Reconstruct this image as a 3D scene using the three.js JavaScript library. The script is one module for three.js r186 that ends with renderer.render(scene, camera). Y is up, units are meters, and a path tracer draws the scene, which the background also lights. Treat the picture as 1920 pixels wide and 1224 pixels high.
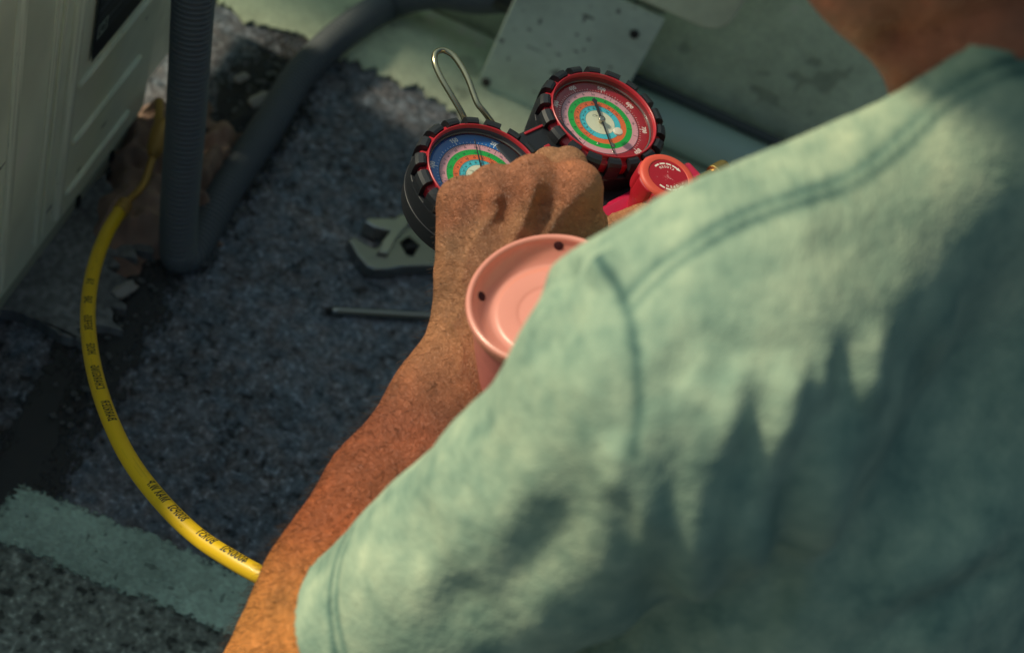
import * as THREE from 'three';
import { mergeGeometries } from 'three/addons/utils/BufferGeometryUtils.js';
import { RoundedBoxGeometry } from 'three/addons/geometries/RoundedBoxGeometry.js';

/* ------------------------------------------------ camera, sky, sun, exposure */
const V = (x = 0, y = 0, z = 0) => new THREE.Vector3(x, y, z);
const scene = new THREE.Scene();
const camera = new THREE.PerspectiveCamera(26, 1024 / 652, 0.05, 120);
const pitch = 50 * Math.PI / 180, azim = 9 * Math.PI / 180, roll = 30 * Math.PI / 180, CAMH = 1.0;
const F = V(Math.sin(azim) * Math.cos(pitch), -Math.sin(pitch), -Math.cos(azim) * Math.cos(pitch));
const R0 = V(Math.cos(azim), 0, Math.sin(azim)), U0 = R0.clone().cross(F);
const CR = R0.clone().multiplyScalar(Math.cos(roll)).addScaledVector(U0, Math.sin(roll));
const CU = R0.clone().multiplyScalar(-Math.sin(roll)).addScaledVector(U0, Math.cos(roll));
camera.position.set(0, CAMH, 0);
camera.up.copy(CU);
camera.lookAt(camera.position.clone().add(F));
camera.focus = 0.875;
camera.userData.fStop = 5.2;
scene.add(camera);

const SUN = V(-0.78, 0.57, -0.26).normalize();
const sun = new THREE.DirectionalLight(new THREE.Color().setRGB(1.0, 0.88, 0.64), 3.45);
sun.position.copy(SUN).multiplyScalar(4);
sun.target.position.set(0, 0.2, -0.6);
sun.castShadow = true;
sun.shadow.radius = 15;
sun.shadow.mapSize.set(2048, 2048);
Object.assign(sun.shadow.camera, { left: -1.6, right: 1.6, top: 1.6, bottom: -1.6, near: 0.5, far: 9 });
scene.add(sun, sun.target);

{ // a hazy, teal tinted sky
  const w = 128, h = 64, d = new Float32Array(w * h * 4);
  for (let j = 0; j < h; j++) for (let i = 0; i < w; i++) {
    const el = ((j + 0.5) / h - 0.5) * Math.PI, az = ((i + 0.5) / w - 0.5) * 2 * Math.PI;
    const dir = V(Math.cos(el) * Math.cos(az), Math.sin(el), Math.cos(el) * Math.sin(az));
    const t = Math.max(0, dir.y), g = Math.pow(Math.max(0, dir.dot(SUN) * 0.5 + 0.5), 3.6);
    const k = dir.y < 0 ? 0.25 : 1, o = (j * w + i) * 4;
    d[o] = k * (0.010 + g * 0.50); d[o + 1] = k * (0.040 + g * 0.61); d[o + 2] = k * (0.088 + g * 0.58); d[o + 3] = 1;
  }
  const sky = new THREE.DataTexture(d, w, h, THREE.RGBAFormat, THREE.FloatType);
  sky.mapping = THREE.EquirectangularReflectionMapping; sky.magFilter = THREE.LinearFilter; sky.needsUpdate = true;
  scene.background = sky; scene.environment = sky;
}
const renderer = new THREE.WebGLRenderer({ antialias: true });
renderer.toneMapping = THREE.LinearToneMapping;
renderer.toneMappingExposure = 1.04;
renderer.shadowMap.enabled = true;
renderer.setSize(1024, 652);

/* ------------------------------------------------ helpers */
const FPX = 612 / Math.tan(13 * Math.PI / 180);
const dirAt = (x, y) => F.clone().addScaledVector(CR, (x - 960) / FPX).addScaledVector(CU, -(y - 612) / FPX);
const at = (x, y, d) => camera.position.clone().addScaledVector(dirAt(x, y), d);          // a photo point at a depth in metres
const onY = (x, y, Y = 0) => { const v = dirAt(x, y); return camera.position.clone().addScaledVector(v, (Y - CAMH) / v.y); };
const onX = (x, y, X) => { const v = dirAt(x, y); return camera.position.clone().addScaledVector(v, X / v.x); };
function rng(seed) { let s = seed >>> 0; return () => { s = (s + 0x6D2B79F5) >>> 0; let t = Math.imul(s ^ (s >>> 15), 1 | s); t = (t + Math.imul(t ^ (t >>> 7), 61 | t)) ^ t; return ((t ^ (t >>> 14)) >>> 0) / 4294967296; }; }
const hash3 = (x, y, z) => { let h = Math.imul(x, 374761393) ^ Math.imul(y, 668265263) ^ Math.imul(z, 1274126177); h = Math.imul(h ^ (h >>> 13), 1274126177); return ((h ^ (h >>> 16)) >>> 0) / 4294967296; };
const sm = t => t * t * (3 - 2 * t);
const lerp = (a, b, t) => a + (b - a) * t, clamp = (x, a = 0, b = 1) => Math.min(b, Math.max(a, x));
const sstep = (a, b, x) => sm(clamp((x - a) / (b - a)));
function noise3(x, y, z) {
  const X = Math.floor(x), Y = Math.floor(y), Z = Math.floor(z), u = sm(x - X), v = sm(y - Y), w = sm(z - Z);
  const c = (i, j, k) => hash3(X + i, Y + j, Z + k);
  return lerp(lerp(lerp(c(0, 0, 0), c(1, 0, 0), u), lerp(c(0, 1, 0), c(1, 1, 0), u), v), lerp(lerp(c(0, 0, 1), c(1, 0, 1), u), lerp(c(0, 1, 1), c(1, 1, 1), u), v), w) * 2 - 1;
}
const fbm3 = (p, f, o = 4) => { let s = 0, a = 0.5; for (let i = 0; i < o; i++) { s += a * noise3(p.x * f + i * 7.3, p.y * f + i * 3.1, p.z * f); f *= 2.03; a *= 0.5; } return s; };
function tnoise(x, y, per, seed) {            // tiling 2-D value noise, x,y in cells
  const X = Math.floor(x), Y = Math.floor(y), u = sm(x - X), v = sm(y - Y), m = (a) => ((a % per) + per) % per;
  return lerp(lerp(hash3(m(X), m(Y), seed), hash3(m(X + 1), m(Y), seed), u), lerp(hash3(m(X), m(Y + 1), seed), hash3(m(X + 1), m(Y + 1), seed), u), v);
}
function tex(n, fn, srgb = true, rep = true) {
  const d = new Uint8Array(n * n * 4), o = [0, 0, 0];
  for (let j = 0; j < n; j++) for (let i = 0; i < n; i++) { fn(i / n, j / n, o); const q = (j * n + i) * 4; d[q] = clamp(o[0]) * 255; d[q + 1] = clamp(o[1]) * 255; d[q + 2] = clamp(o[2]) * 255; d[q + 3] = 255; }
  const t = new THREE.DataTexture(d, n, n); t.magFilter = THREE.LinearFilter; t.minFilter = THREE.LinearMipmapLinearFilter; t.generateMipmaps = true;
  if (srgb) t.colorSpace = THREE.SRGBColorSpace; if (rep) t.wrapS = t.wrapT = THREE.RepeatWrapping; t.needsUpdate = true; return t;
}
function canvasTex(w, h, draw) {
  const c = document.createElement('canvas'); c.width = w; c.height = h; draw(c.getContext('2d'), w, h);
  const t = new THREE.CanvasTexture(c); t.colorSpace = THREE.SRGBColorSpace; t.anisotropy = 8; return t;
}
const lin = (r, g, b) => new THREE.Color().setRGB(r, g, b);
const mat = (c, roughness = 0.6, o = {}) => new THREE.MeshPhysicalMaterial({ color: c, roughness, ...o });
const used = {};
const numbered = n => { used[n] = (used[n] ?? -1) + 1; return used[n] ? `${n}_${String(used[n]).padStart(3, '0')}` : n; };
const shade = m => { m.castShadow = m.receiveShadow = true; return m; };
function part(name, geo, m, parent) { const o = shade(new THREE.Mesh(Array.isArray(geo) ? mergeGeometries(geo.map(g => { const q = g.index ? g.toNonIndexed() : g; for (const k of Object.keys(q.attributes)) if (!['position', 'normal', 'uv'].includes(k)) q.deleteAttribute(k); return q; })) : geo, m)); o.name = name; parent.add(o); return o; }
function thing(name, label, category, pos = V(), turn = 0) { const g = new THREE.Group(); g.name = numbered(name); g.position.copy(pos); g.rotation.y = turn; g.userData = { label, category }; scene.add(g); return g; }
function struct(name, geo, m, label) { const o = shade(new THREE.Mesh(geo, m)); o.name = numbered(name); o.userData = { kind: 'structure', label }; scene.add(o); return o; }
const rbox = (w, h, d, r, x = 0, y = 0, z = 0, seg = 3) => new RoundedBoxGeometry(w, h, d, seg, r).translate(x, y, z);
const cyl = (r0, r1, h, n = 32, x = 0, y = 0, z = 0) => new THREE.CylinderGeometry(r0, r1, h, n).translate(x, y, z);
const lathe = (pts, n = 64, p0 = 0, pl = Math.PI * 2) => new THREE.LatheGeometry(pts.map(p => new THREE.Vector2(p[0], p[1])), n, p0, pl);
/* tube with varying radius along a curve; uv = (metres along, turn) */
function tubeAlong(curve, rad, n, m = 20, cap = true) {
  const fr = curve.computeFrenetFrames(n, false), L = curve.getLength(), P = [], UV = [], I = [];
  const pts = curve.getSpacedPoints(n);
  for (let i = 0; i <= n; i++) for (let j = 0; j <= m; j++) {
    const a = j / m * Math.PI * 2, r = rad(i / n, i / n * L, a);
    const q = pts[i].clone().addScaledVector(fr.normals[i], Math.cos(a) * r).addScaledVector(fr.binormals[i], Math.sin(a) * r);
    P.push(q.x, q.y, q.z); UV.push(i / n * L, j / m);
  }
  for (let i = 0; i < n; i++) for (let j = 0; j < m; j++) { const a = i * (m + 1) + j, b = a + m + 1; I.push(a, a + 1, b, b, a + 1, b + 1); }
  if (cap) for (const e of [0, n]) { const c = P.length / 3; P.push(pts[e].x, pts[e].y, pts[e].z); UV.push(0, 0); for (let j = 0; j < m; j++) { const a = e * (m + 1) + j; e ? I.push(c, a, a + 1) : I.push(c, a + 1, a); } }
  const g = new THREE.BufferGeometry(); g.setAttribute('position', new THREE.Float32BufferAttribute(P, 3)); g.setAttribute('uv', new THREE.Float32BufferAttribute(UV, 2)); g.setIndex(I); g.computeVertexNormals();
  const N = g.attributes.normal;                                        // close the seam
  for (let i = 0; i <= n; i++) { const a = i * (m + 1), b = a + m, v = V(N.getX(a) + N.getX(b), N.getY(a) + N.getY(b), N.getZ(a) + N.getZ(b)).normalize(); N.setXYZ(a, v.x, v.y, v.z); N.setXYZ(b, v.x, v.y, v.z); }
  return g;
}
const spline = pts => new THREE.CatmullRomCurve3(pts, false, 'centripetal');

/* ---- signed distance modelling: capsules joined by smooth minimum, meshed with surface nets */
const smin = (a, b, k) => { const h = Math.max(k - Math.abs(a - b), 0) / k; return Math.min(a, b) - h * h * k * 0.25; };
function cap(a, b, ra, rb) {
  const ax = a.x, ay = a.y, az = a.z, bx = b.x - ax, by = b.y - ay, bz = b.z - az, il = 1 / Math.max(1e-12, bx * bx + by * by + bz * bz);
  return (x, y, z) => { const px = x - ax, py = y - ay, pz = z - az; let t = (px * bx + py * by + pz * bz) * il; t = t < 0 ? 0 : t > 1 ? 1 : t; const dx = px - bx * t, dy = py - by * t, dz = pz - bz * t; return Math.sqrt(dx * dx + dy * dy + dz * dz) - (ra + (rb - ra) * t); };
}
const ball = (a, r) => (x, y, z) => Math.hypot(x - a.x, y - a.y, z - a.z) - r;
const blend = (k, ...fs) => (x, y, z) => { let d = fs[0](x, y, z); for (let i = 1; i < fs.length; i++) d = smin(d, fs[i](x, y, z), k); return d; };
function surfaceNet(sdf, lo, hi, cell, maxGrow = 1.35) {
  const nx = Math.ceil((hi.x - lo.x) / cell) + 1, ny = Math.ceil((hi.y - lo.y) / cell) + 1, nz = Math.ceil((hi.z - lo.z) / cell) + 1;
  const val = new Float32Array(nx * ny * nz).fill(1e9), B = 8, id = (i, j, k) => (k * ny + j) * nx + i;
  const cells = [], lim = B * cell * 0.87 * maxGrow;
  const vid = new Int32Array(nx * ny * nz).fill(-1);
  for (let bk = 0; bk < nz - 1; bk += B) for (let bj = 0; bj < ny - 1; bj += B) for (let bi = 0; bi < nx - 1; bi += B) {
    const d = sdf(lo.x + (bi + B / 2) * cell, lo.y + (bj + B / 2) * cell, lo.z + (bk + B / 2) * cell);
    if (Math.abs(d) > lim) continue;
    const ei = Math.min(nx - 1, bi + B), ej = Math.min(ny - 1, bj + B), ek = Math.min(nz - 1, bk + B);
    for (let k = bk; k <= ek; k++) for (let j = bj; j <= ej; j++) for (let i = bi; i <= ei; i++) { const q = id(i, j, k); if (val[q] === 1e9) val[q] = sdf(lo.x + i * cell, lo.y + j * cell, lo.z + k * cell); }
    cells.push([bi, bj, bk, ei, ej, ek]);
  }
  const P = [], I = [], C = [[0, 0, 0], [1, 0, 0], [0, 1, 0], [1, 1, 0], [0, 0, 1], [1, 0, 1], [0, 1, 1], [1, 1, 1]];
  const E = [[0, 1], [2, 3], [4, 5], [6, 7], [0, 2], [1, 3], [4, 6], [5, 7], [0, 4], [1, 5], [2, 6], [3, 7]];
  for (const [bi, bj, bk, ei, ej, ek] of cells) for (let k = bk; k < ek; k++) for (let j = bj; j < ej; j++) for (let i = bi; i < ei; i++) {
    const v = C.map(c => val[id(i + c[0], j + c[1], k + c[2])]); let neg = 0; for (const q of v) if (q < 0) neg++;
    if (!neg || neg === 8) continue;
    let x = 0, y = 0, z = 0, n = 0;
    for (const [a, b] of E) if ((v[a] < 0) !== (v[b] < 0)) { const t = v[a] / (v[a] - v[b]); x += lerp(C[a][0], C[b][0], t); y += lerp(C[a][1], C[b][1], t); z += lerp(C[a][2], C[b][2], t); n++; }
    vid[id(i, j, k)] = P.length / 3; P.push(lo.x + (i + x / n) * cell, lo.y + (j + y / n) * cell, lo.z + (k + z / n) * cell);
  }
  const quad = (a, b, c, d, flip) => { if (a < 0 || b < 0 || c < 0 || d < 0) return; flip ? I.push(a, c, b, a, d, c) : I.push(a, b, c, a, c, d); };
  for (const [bi, bj, bk, ei, ej, ek] of cells) for (let k = Math.max(1, bk); k < ek; k++) for (let j = Math.max(1, bj); j < ej; j++) for (let i = Math.max(1, bi); i < ei; i++) {
    const s = val[id(i, j, k)] < 0;
    if (s !== (val[id(i + 1, j, k)] < 0)) quad(vid[id(i, j - 1, k - 1)], vid[id(i, j, k - 1)], vid[id(i, j, k)], vid[id(i, j - 1, k)], !s);
    if (s !== (val[id(i, j + 1, k)] < 0)) quad(vid[id(i - 1, j, k - 1)], vid[id(i - 1, j, k)], vid[id(i, j, k)], vid[id(i, j, k - 1)], !s);
    if (s !== (val[id(i, j, k + 1)] < 0)) quad(vid[id(i - 1, j - 1, k)], vid[id(i, j - 1, k)], vid[id(i, j, k)], vid[id(i - 1, j, k)], !s);
  }
  const g = new THREE.BufferGeometry(); g.setAttribute('position', new THREE.Float32BufferAttribute(P, 3)); g.setIndex(I); g.computeVertexNormals(); return g;
}
function march(sdf, px, py, d0 = 0.3, d1 = 1.3) { const v = dirAt(px, py), o = camera.position; let t = d0; for (let i = 0; i < 200; i++) { const d = sdf(o.x + v.x * t, o.y + v.y * t, o.z + v.z * t); if (d < 0.0004) return o.clone().addScaledVector(v, t); t += d * 0.8; if (t > d1) break; } return null; }
const HOSE_TURN = 0.0;
const HOSE_TEXT = [['4000PSI', 0.455], ['BURST', 0.43], ['800PSI', 0.40], ['MAX W.P', 0.375], ['BARRIER', 0.285], ['CHARGING', 0.247], ['HOSE', 0.213], ['REFRIG', 0.180], ['SAE', 0.150], ['1/4', 0.125]];
const SHIRT_FOLDS = [
  // seams: shoulder, armhole, sleeve hem, collar
  [[[1960, 96], [1860, 128], [1760, 182], [1690, 250], [1590, 328], [1450, 374], [1330, 428], [1235, 490], [1165, 560]], -0.0012, 0.0026, 1],
  [[[1966, 120], [1872, 150], [1778, 202], [1706, 270], [1602, 350], [1460, 396], [1342, 450], [1248, 512], [1180, 580]], -0.0008, 0.0020, 1],
  [[[1962, 108], [1866, 139], [1769, 192], [1698, 260], [1596, 339], [1455, 385], [1336, 439], [1242, 501], [1172, 570]], 0.0014, 0.0045],
  [[[1098, 446], [1130, 492], [1165, 555], [1190, 640], [1198, 740], [1190, 850]], -0.0008, 0.0021, 1],
  [[[655, 1003], [628, 1060], [616, 1130], [622, 1190], [640, 1260]], -0.0010, 0.0022, 1],
  [[[668, 1000], [644, 1056], [634, 1130], [642, 1190], [662, 1260]], -0.0010, 0.0022, 1],
  // armhole crease and the drape of the back
  [[[1175, 790], [1188, 900], [1196, 1000], [1225, 1100], [1265, 1224]], -0.009, 0.011],
  [[[1165, 800], [1162, 880], [1150, 960]], 0.004, 0.007],
  [[[1214, 840], [1212, 960], [1222, 1120]], 0.006, 0.0075],
  [[[1486, 640], [1478, 760], [1458, 900]], 0.0065, 0.0075],
  [[[1430, 700], [1414, 860], [1438, 1060]], -0.006, 0.010],
  [[[1515, 700], [1508, 880], [1497, 1010], [1460, 1120], [1415, 1240]], -0.011, 0.010],
  [[[1548, 740], [1562, 900], [1540, 1010], [1500, 1110], [1425, 1250]], 0.006, 0.012],
  [[[1392, 640], [1376, 770], [1384, 900]], 0.005, 0.007],
  [[[1345, 690], [1330, 850], [1350, 1000], [1375, 1240]], -0.006, 0.012],
  [[[1292, 760], [1300, 960], [1335, 1240]], 0.005, 0.010],
  [[[1256, 760], [1262, 920], [1288, 1120]], -0.006, 0.009],
  [[[1600, 600], [1585, 720], [1600, 850]], -0.004, 0.009],
  [[[1648, 580], [1636, 690], [1640, 800]], 0.004, 0.008],
  [[[1560, 620], [1552, 700], [1548, 790]], 0.003, 0.006],
  [[[1740, 540], [1722, 640], [1716, 760]], -0.003, 0.010],
  [[[1780, 520], [1772, 600], [1760, 720]], 0.003, 0.008],
  [[[1330, 620], [1318, 700], [1310, 790]], 0.003, 0.007],
  [[[1940, 950], [1750, 1080], [1600, 1170], [1490, 1240]], 0.004, 0.018],
  [[[1940, 1030], [1720, 1160], [1550, 1240]], -0.007, 0.012],
  [[[1940, 760], [1780, 900], [1660, 1040]], -0.004, 0.020],
  // sleeve
  [[[1135, 800], [1070, 940], [1000, 1050], [900, 1180], [840, 1240]], -0.0055, 0.014],
  [[[1050, 850], [960, 960], [880, 1050]], 0.004, 0.014],
  [[[900, 1080], [850, 1130], [800, 1240]], -0.005, 0.012],
  [[[820, 930], [780, 1010], [760, 1100]], -0.003, 0.012],
  [[[1092, 470], [1050, 520], [1020, 600]], -0.007, 0.010],
  [[[1092, 446], [1120, 480], [1160, 540]], 0.006, 0.007],
  [[[1110, 560], [1050, 620], [990, 690]], -0.003, 0.010],
  [[[1170, 600], [1120, 700], [1050, 790]], 0.003, 0.014],
  [[[1240, 640], [1330, 690], [1440, 660]], -0.004, 0.014],
  [[[1500, 420], [1600, 470], [1720, 480]], -0.003, 0.014],
];
/* ------------------------------------------------ setting: ground, kerb strip, wall */
const groundMap = tex(2048, (u, v, o) => {
  const g1 = tnoise(u * 300, v * 300, 300, 1), g2 = tnoise(u * 190, v * 190, 190, 2), g3 = tnoise(u * 520, v * 520, 520, 3), m = tnoise(u * 34, v * 34, 34, 4) * 0.6 + tnoise(u * 80, v * 80, 80, 9) * 0.4, b = tnoise(u * 7, v * 7, 7, 5);
  let k = 0.43 + (g1 - 0.5) * 0.13 + (g2 - 0.5) * 0.12 + (g3 - 0.5) * 0.13 + (m - 0.5) * 0.12 + (b - 0.5) * 0.07;
  if (g2 < 0.16 && m < 0.55) k -= 0.10;
  if (g1 > 0.86) k += 0.10;
  const w = tnoise(u * 120, v * 120, 120, 6) - 0.5;
  o[0] = k * 0.96 + w * 0.05; o[1] = k * 1.0; o[2] = k * 1.07 - w * 0.03;
});
const groundBump = tex(1024, (u, v, o) => { o[0] = o[1] = o[2] = tnoise(u * 300, v * 300, 300, 1) * 0.5 + tnoise(u * 190, v * 190, 190, 2) * 0.3 + tnoise(u * 520, v * 520, 520, 3) * 0.2; }, false);
const M = {};
M.ground = new THREE.MeshStandardMaterial({ map: groundMap, bumpMap: groundBump, bumpScale: 0.0016, roughness: 0.93 });
{
  const g = new THREE.PlaneGeometry(60, 60, 1, 1).rotateX(-Math.PI / 2), uv = g.attributes.uv;
  for (let i = 0; i < uv.count; i++) uv.setXY(i, uv.getX(i) * 60, uv.getY(i) * 60);
  struct('ground', g, M.ground, 'speckled dark grey roof floor');
}
const cementMap = tex(1024, (u, v, o) => {
  const a = tnoise(u * 6, v * 6, 6, 11), b = tnoise(u * 23, v * 23, 23, 12), c = tnoise(u * 90, v * 90, 90, 13), d = tnoise(u * 300, v * 300, 300, 14);
  let k = 0.90 + (a - 0.5) * 0.20 + (b - 0.5) * 0.13 + (c - 0.5) * 0.07 + (d - 0.5) * 0.06;
  if (b < 0.22 && c < 0.4) k -= 0.10;
  o[0] = k * 0.95; o[1] = k * (1.0 + (a - 0.5) * 0.04); o[2] = k * 0.86;
});
M.cement = new THREE.MeshStandardMaterial({ map: cementMap, bumpMap: cementMap, bumpScale: 0.004, roughness: 0.9 });
const metreUV = (g, ax, ay, s = 1) => { const p = g.attributes.position, a = new Float32Array(p.count * 2); for (let i = 0; i < p.count; i++) { a[2 * i] = p.getComponent(i, ax) * s; a[2 * i + 1] = p.getComponent(i, ay) * s; } g.setAttribute('uv', new THREE.BufferAttribute(a, 2)); return g; };
function raggedSheet(x0, x1, z0, z1, amp, seed, y, t, jag = [1, 1, 1, 1]) {          // a thin flat coat with an uneven edge
  const s = new THREE.Shape(), pts = [], R = rng(seed), st = 0.004;
  const nz = (a, b) => amp * (noise3(a * 55, seed, b) * 0.9 + noise3(a * 190, seed + 5, b) * 0.6 + (R() - 0.5) * 0.5);
  for (let x = x0; x < x1; x += st) pts.push([x, -z1 + jag[0] * nz(x, 1)]);
  for (let z = z1; z > z0; z -= st) pts.push([x1 + jag[1] * nz(z, 2), -z]);
  for (let x = x1; x > x0; x -= st) pts.push([x, -z0 + jag[2] * nz(x, 3)]);
  for (let z = z0; z < z1; z += st) pts.push([x0 + jag[3] * nz(z, 4), -z]);
  s.setFromPoints(pts.map(p => new THREE.Vector2(p[0], p[1])));
  const g = new THREE.ExtrudeGeometry(s, { depth: t, bevelEnabled: false }).rotateX(-Math.PI / 2).translate(0, y, 0);
  return metreUV(g, 0, 2);
}
struct('cement_strip', raggedSheet(-3, 3.2, -1.6, -1.062, 0.010, 21, -0.003, 0.007, [1, 0, 0, 0]), Object.assign(M.cement.clone(), { color: lin(0.85, 0.85, 0.86) }), 'pale cement strip with a ragged edge along the foot of the wall');
{ // low wall beyond the tools
  const g = metreUV(rbox(7, 0.62, 0.16, 0.012, 0.2, 0.31, -1.262), 0, 1, 0.9); struct('wall', g, M.cement, 'low pale cement rendered wall');
}
const coarseFloorMap = tex(2048, (u, v, o) => {
  const a = noise3(u * 170, v * 85, 41) * 0.5 + 0.5, b = noise3(u * 300, v * 150, 42) * 0.5 + 0.5, c = noise3(u * 14, v * 7, 43) * 0.5 + 0.5, e = noise3(u * 420, v * 210, 44) * 0.5 + 0.5;
  let k = 0.47 + (a - 0.5) * 0.16 + (b - 0.5) * 0.16 + (c - 0.5) * 0.06 + (e - 0.5) * 0.14; if (a < 0.3 && b < 0.45) k -= 0.10; if (b > 0.84) k += 0.08;
  o[0] = k * 0.98; o[1] = k * 1.03; o[2] = k * 0.96;
});
const fadeEdge = (seed, w, h, m, sides) => tex(512, (u, v, o) => { const x = u * w, y = v * h, n = m * (noise3(x * 40, y * 40, seed) * 0.8 + noise3(x * 130, y * 130, seed + 1) * 0.7 + noise3(x * 420, y * 420, seed + 2) * 0.8); let d = 1; if (sides[0]) d = Math.min(d, x); if (sides[1]) d = Math.min(d, w - x); if (sides[2]) d = Math.min(d, y); if (sides[3]) d = Math.min(d, h - y); o[0] = o[1] = o[2] = sstep(0, m * 1.8, d + n); }, false, false);
const sheet = (w, h, x, z, y) => new THREE.PlaneGeometry(w, h).rotateX(-Math.PI / 2).translate(x, y, z);
struct('coarse_floor_sheet', sheet(1.0, 0.5, -0.1, -0.224, 0.0018), new THREE.MeshStandardMaterial({ map: coarseFloorMap, bumpMap: groundBump, bumpScale: 0.0008, roughness: 0.95, transparent: true, alphaMap: fadeEdge(39, 1.0, 0.5, 0.006, [1, 1, 0, 1]) }), 'coarser and slightly paler granular sheet in the near corner of the floor');  // coarser, slightly paler and greener sheet laid over the floor
const stripeMap = tex(1024, (u, v, o) => {
  const a = noise3(u * 9, v * 1.2, 31) * 0.5 + 0.5, c = noise3(u * 60, v * 7, 32) * 0.5 + 0.5, d = noise3(u * 190, v * 21, 33) * 0.5 + 0.5, e = noise3(u * 100, v * 11, 34) * 0.5 + 0.5;
  let k = 0.84 + (a - 0.5) * 0.18 + (c - 0.5) * 0.10 + (d - 0.5) * 0.12; if (e < 0.12 && c < 0.5) k *= 0.78;
  o[0] = k * 0.86; o[1] = k * 0.98; o[2] = k * 0.90;
});
M.stripe = new THREE.MeshStandardMaterial({ map: stripeMap, bumpMap: groundBump, bumpScale: 0.001, roughness: 0.85 });
M.stripe.transparent = true; M.stripe.alphaMap = fadeEdge(44, 0.52, 0.056, 0.0034, [1, 1, 1, 1]);
struct('painted_stripe', sheet(0.52, 0.056, 0.070, -0.471, 0.0048), M.stripe, 'worn pale green painted stripe on the floor');
/* slab under the outdoor unit, chipped along its edge, dark grit and dark bands beside it */
const slabMap = tex(1024, (u, v, o) => {
  const a = tnoise(u * 9, v * 9, 9, 51), b = tnoise(u * 40, v * 40, 40, 52), c = tnoise(u * 260, v * 260, 260, 53);
  const k = 0.50 + (a - 0.5) * 0.14 + (b - 0.5) * 0.12 + (c - 0.5) * 0.16; o[0] = k * 0.98; o[1] = k; o[2] = k * 1.0;
});
M.slab = new THREE.MeshStandardMaterial({ map: slabMap, bumpMap: slabMap, bumpScale: 0.003, roughness: 0.92 });
struct('concrete_plinth', raggedSheet(-1.2, -0.193, -0.80, -0.628, 0.011, 61, -0.012, 0.026, [0.35, 1.5, 1, 0]), M.slab, 'chipped concrete plinth under the outdoor unit');
const dirtMap = tex(512, (u, v, o) => { const b = tnoise(u * 20, v * 20, 20, 71), c = tnoise(u * 120, v * 120, 120, 72); const k = 0.17 + (b - 0.5) * 0.08 + (c - 0.5) * 0.09 + (c > 0.88 ? 0.16 : 0); o[0] = k * 1.02; o[1] = k; o[2] = k * 0.98; });
M.dirt = new THREE.MeshStandardMaterial({ map: dirtMap, roughness: 0.95 });
function softEdge(seed, fx, fy) { return tex(256, (u, v, o) => { const r = Math.hypot(u * 2 - 1, v * 2 - 1), n1 = noise3(u * fx, v * fy, seed), n2 = noise3(u * fx * 3.5, v * fy * 3.5, seed + 1), n3 = noise3(u * fx * 11, v * fy * 11, seed + 2); o[0] = o[1] = o[2] = sstep(0.95, 0.45, r + n1 * 0.25 + n2 * 0.22 + n3 * 0.30); }, false, false); }
const darkPatchMat = (seed, fx, fy, c = 0.035) => new THREE.MeshStandardMaterial({ color: lin(c, c * 1.02, c * 1.03), roughness: 0.95, alphaMap: softEdge(seed, fx, fy), transparent: true });
function mound(cx, cz, rx, rz, h, seed, f = 26, rot = 0, n = 90, unit = false) {          // low lumpy heap with an irregular outline
  const P = [], I = [], UV = [], c = Math.cos(rot), s = Math.sin(rot);
  for (let j = 0; j <= n; j++) for (let i = 0; i <= n; i++) {
    const u = i / n * 2 - 1, v = j / n * 2 - 1, r = Math.hypot(u, v), x = cx + (u * c - v * s) * 1 * rx, z = cz + (u * s + v * c) * rz;
    const edge = 0.75 + 0.35 * noise3(x * 14, seed, z * 14) + 0.12 * noise3(x * 60, seed, z * 60), e = sstep(edge, edge - 0.5, r);
    const y = -0.006 + h * e * (0.62 + 0.5 * noise3(x * f, seed + 3, z * f) + 0.32 * noise3(x * f * 3, seed + 4, z * f * 3)) + e * 0.008;
    P.push(x, unit ? Math.max(y, 0.0012) + 0.0006 * (1 + noise3(x * 90, 3, z * 90)) : y, z); unit ? UV.push(i / n, j / n) : UV.push(x, z);
  }
  for (let j = 0; j < n; j++) for (let i = 0; i < n; i++) { const a = j * (n + 1) + i, b = a + n + 1; I.push(a, b, a + 1, a + 1, b, b + 1); }
  const g = new THREE.BufferGeometry(); g.setAttribute('position', new THREE.Float32BufferAttribute(P, 3)); g.setAttribute('uv', new THREE.Float32BufferAttribute(UV, 2)); g.setIndex(I); g.computeVertexNormals(); return g;
}
{
  const d1 = struct('dirt', mound(-0.168, -0.925, 0.052, 0.17, 0.010, 81, 40, 0.12, 90, true), darkPatchMat(81, 4, 9, 0.04), 'black grit and dirt between the two conduit runs');
  d1.userData.kind = 'stuff'; d1.userData.label = 'black grit and dirt between the two conduit runs'; d1.userData.category = 'dirt';
  const d2 = struct('dirt', mound(-0.176, -0.650, 0.042, 0.20, 0.002, 84, 40, 0.07, 90, true), darkPatchMat(84, 3, 10, 0.05), '');  // darker band on the floor beside the plinth, fading at its edges
  d2.userData = { kind: 'stuff', label: 'dark band along the broken edge of the concrete plinth', category: 'dirt' };
  const g0 = struct('dirt', mound(-0.194, -0.50, 0.034, 0.24, 0.001, 87, 30, 0.03, 90, true), darkPatchMat(87, 2, 9, 0.055), '');  // darker streak on the floor with a faded outline
  g0.userData = { kind: 'stuff', label: 'dark streak on the floor left of the pale stripe', category: 'dirt' };
}
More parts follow.
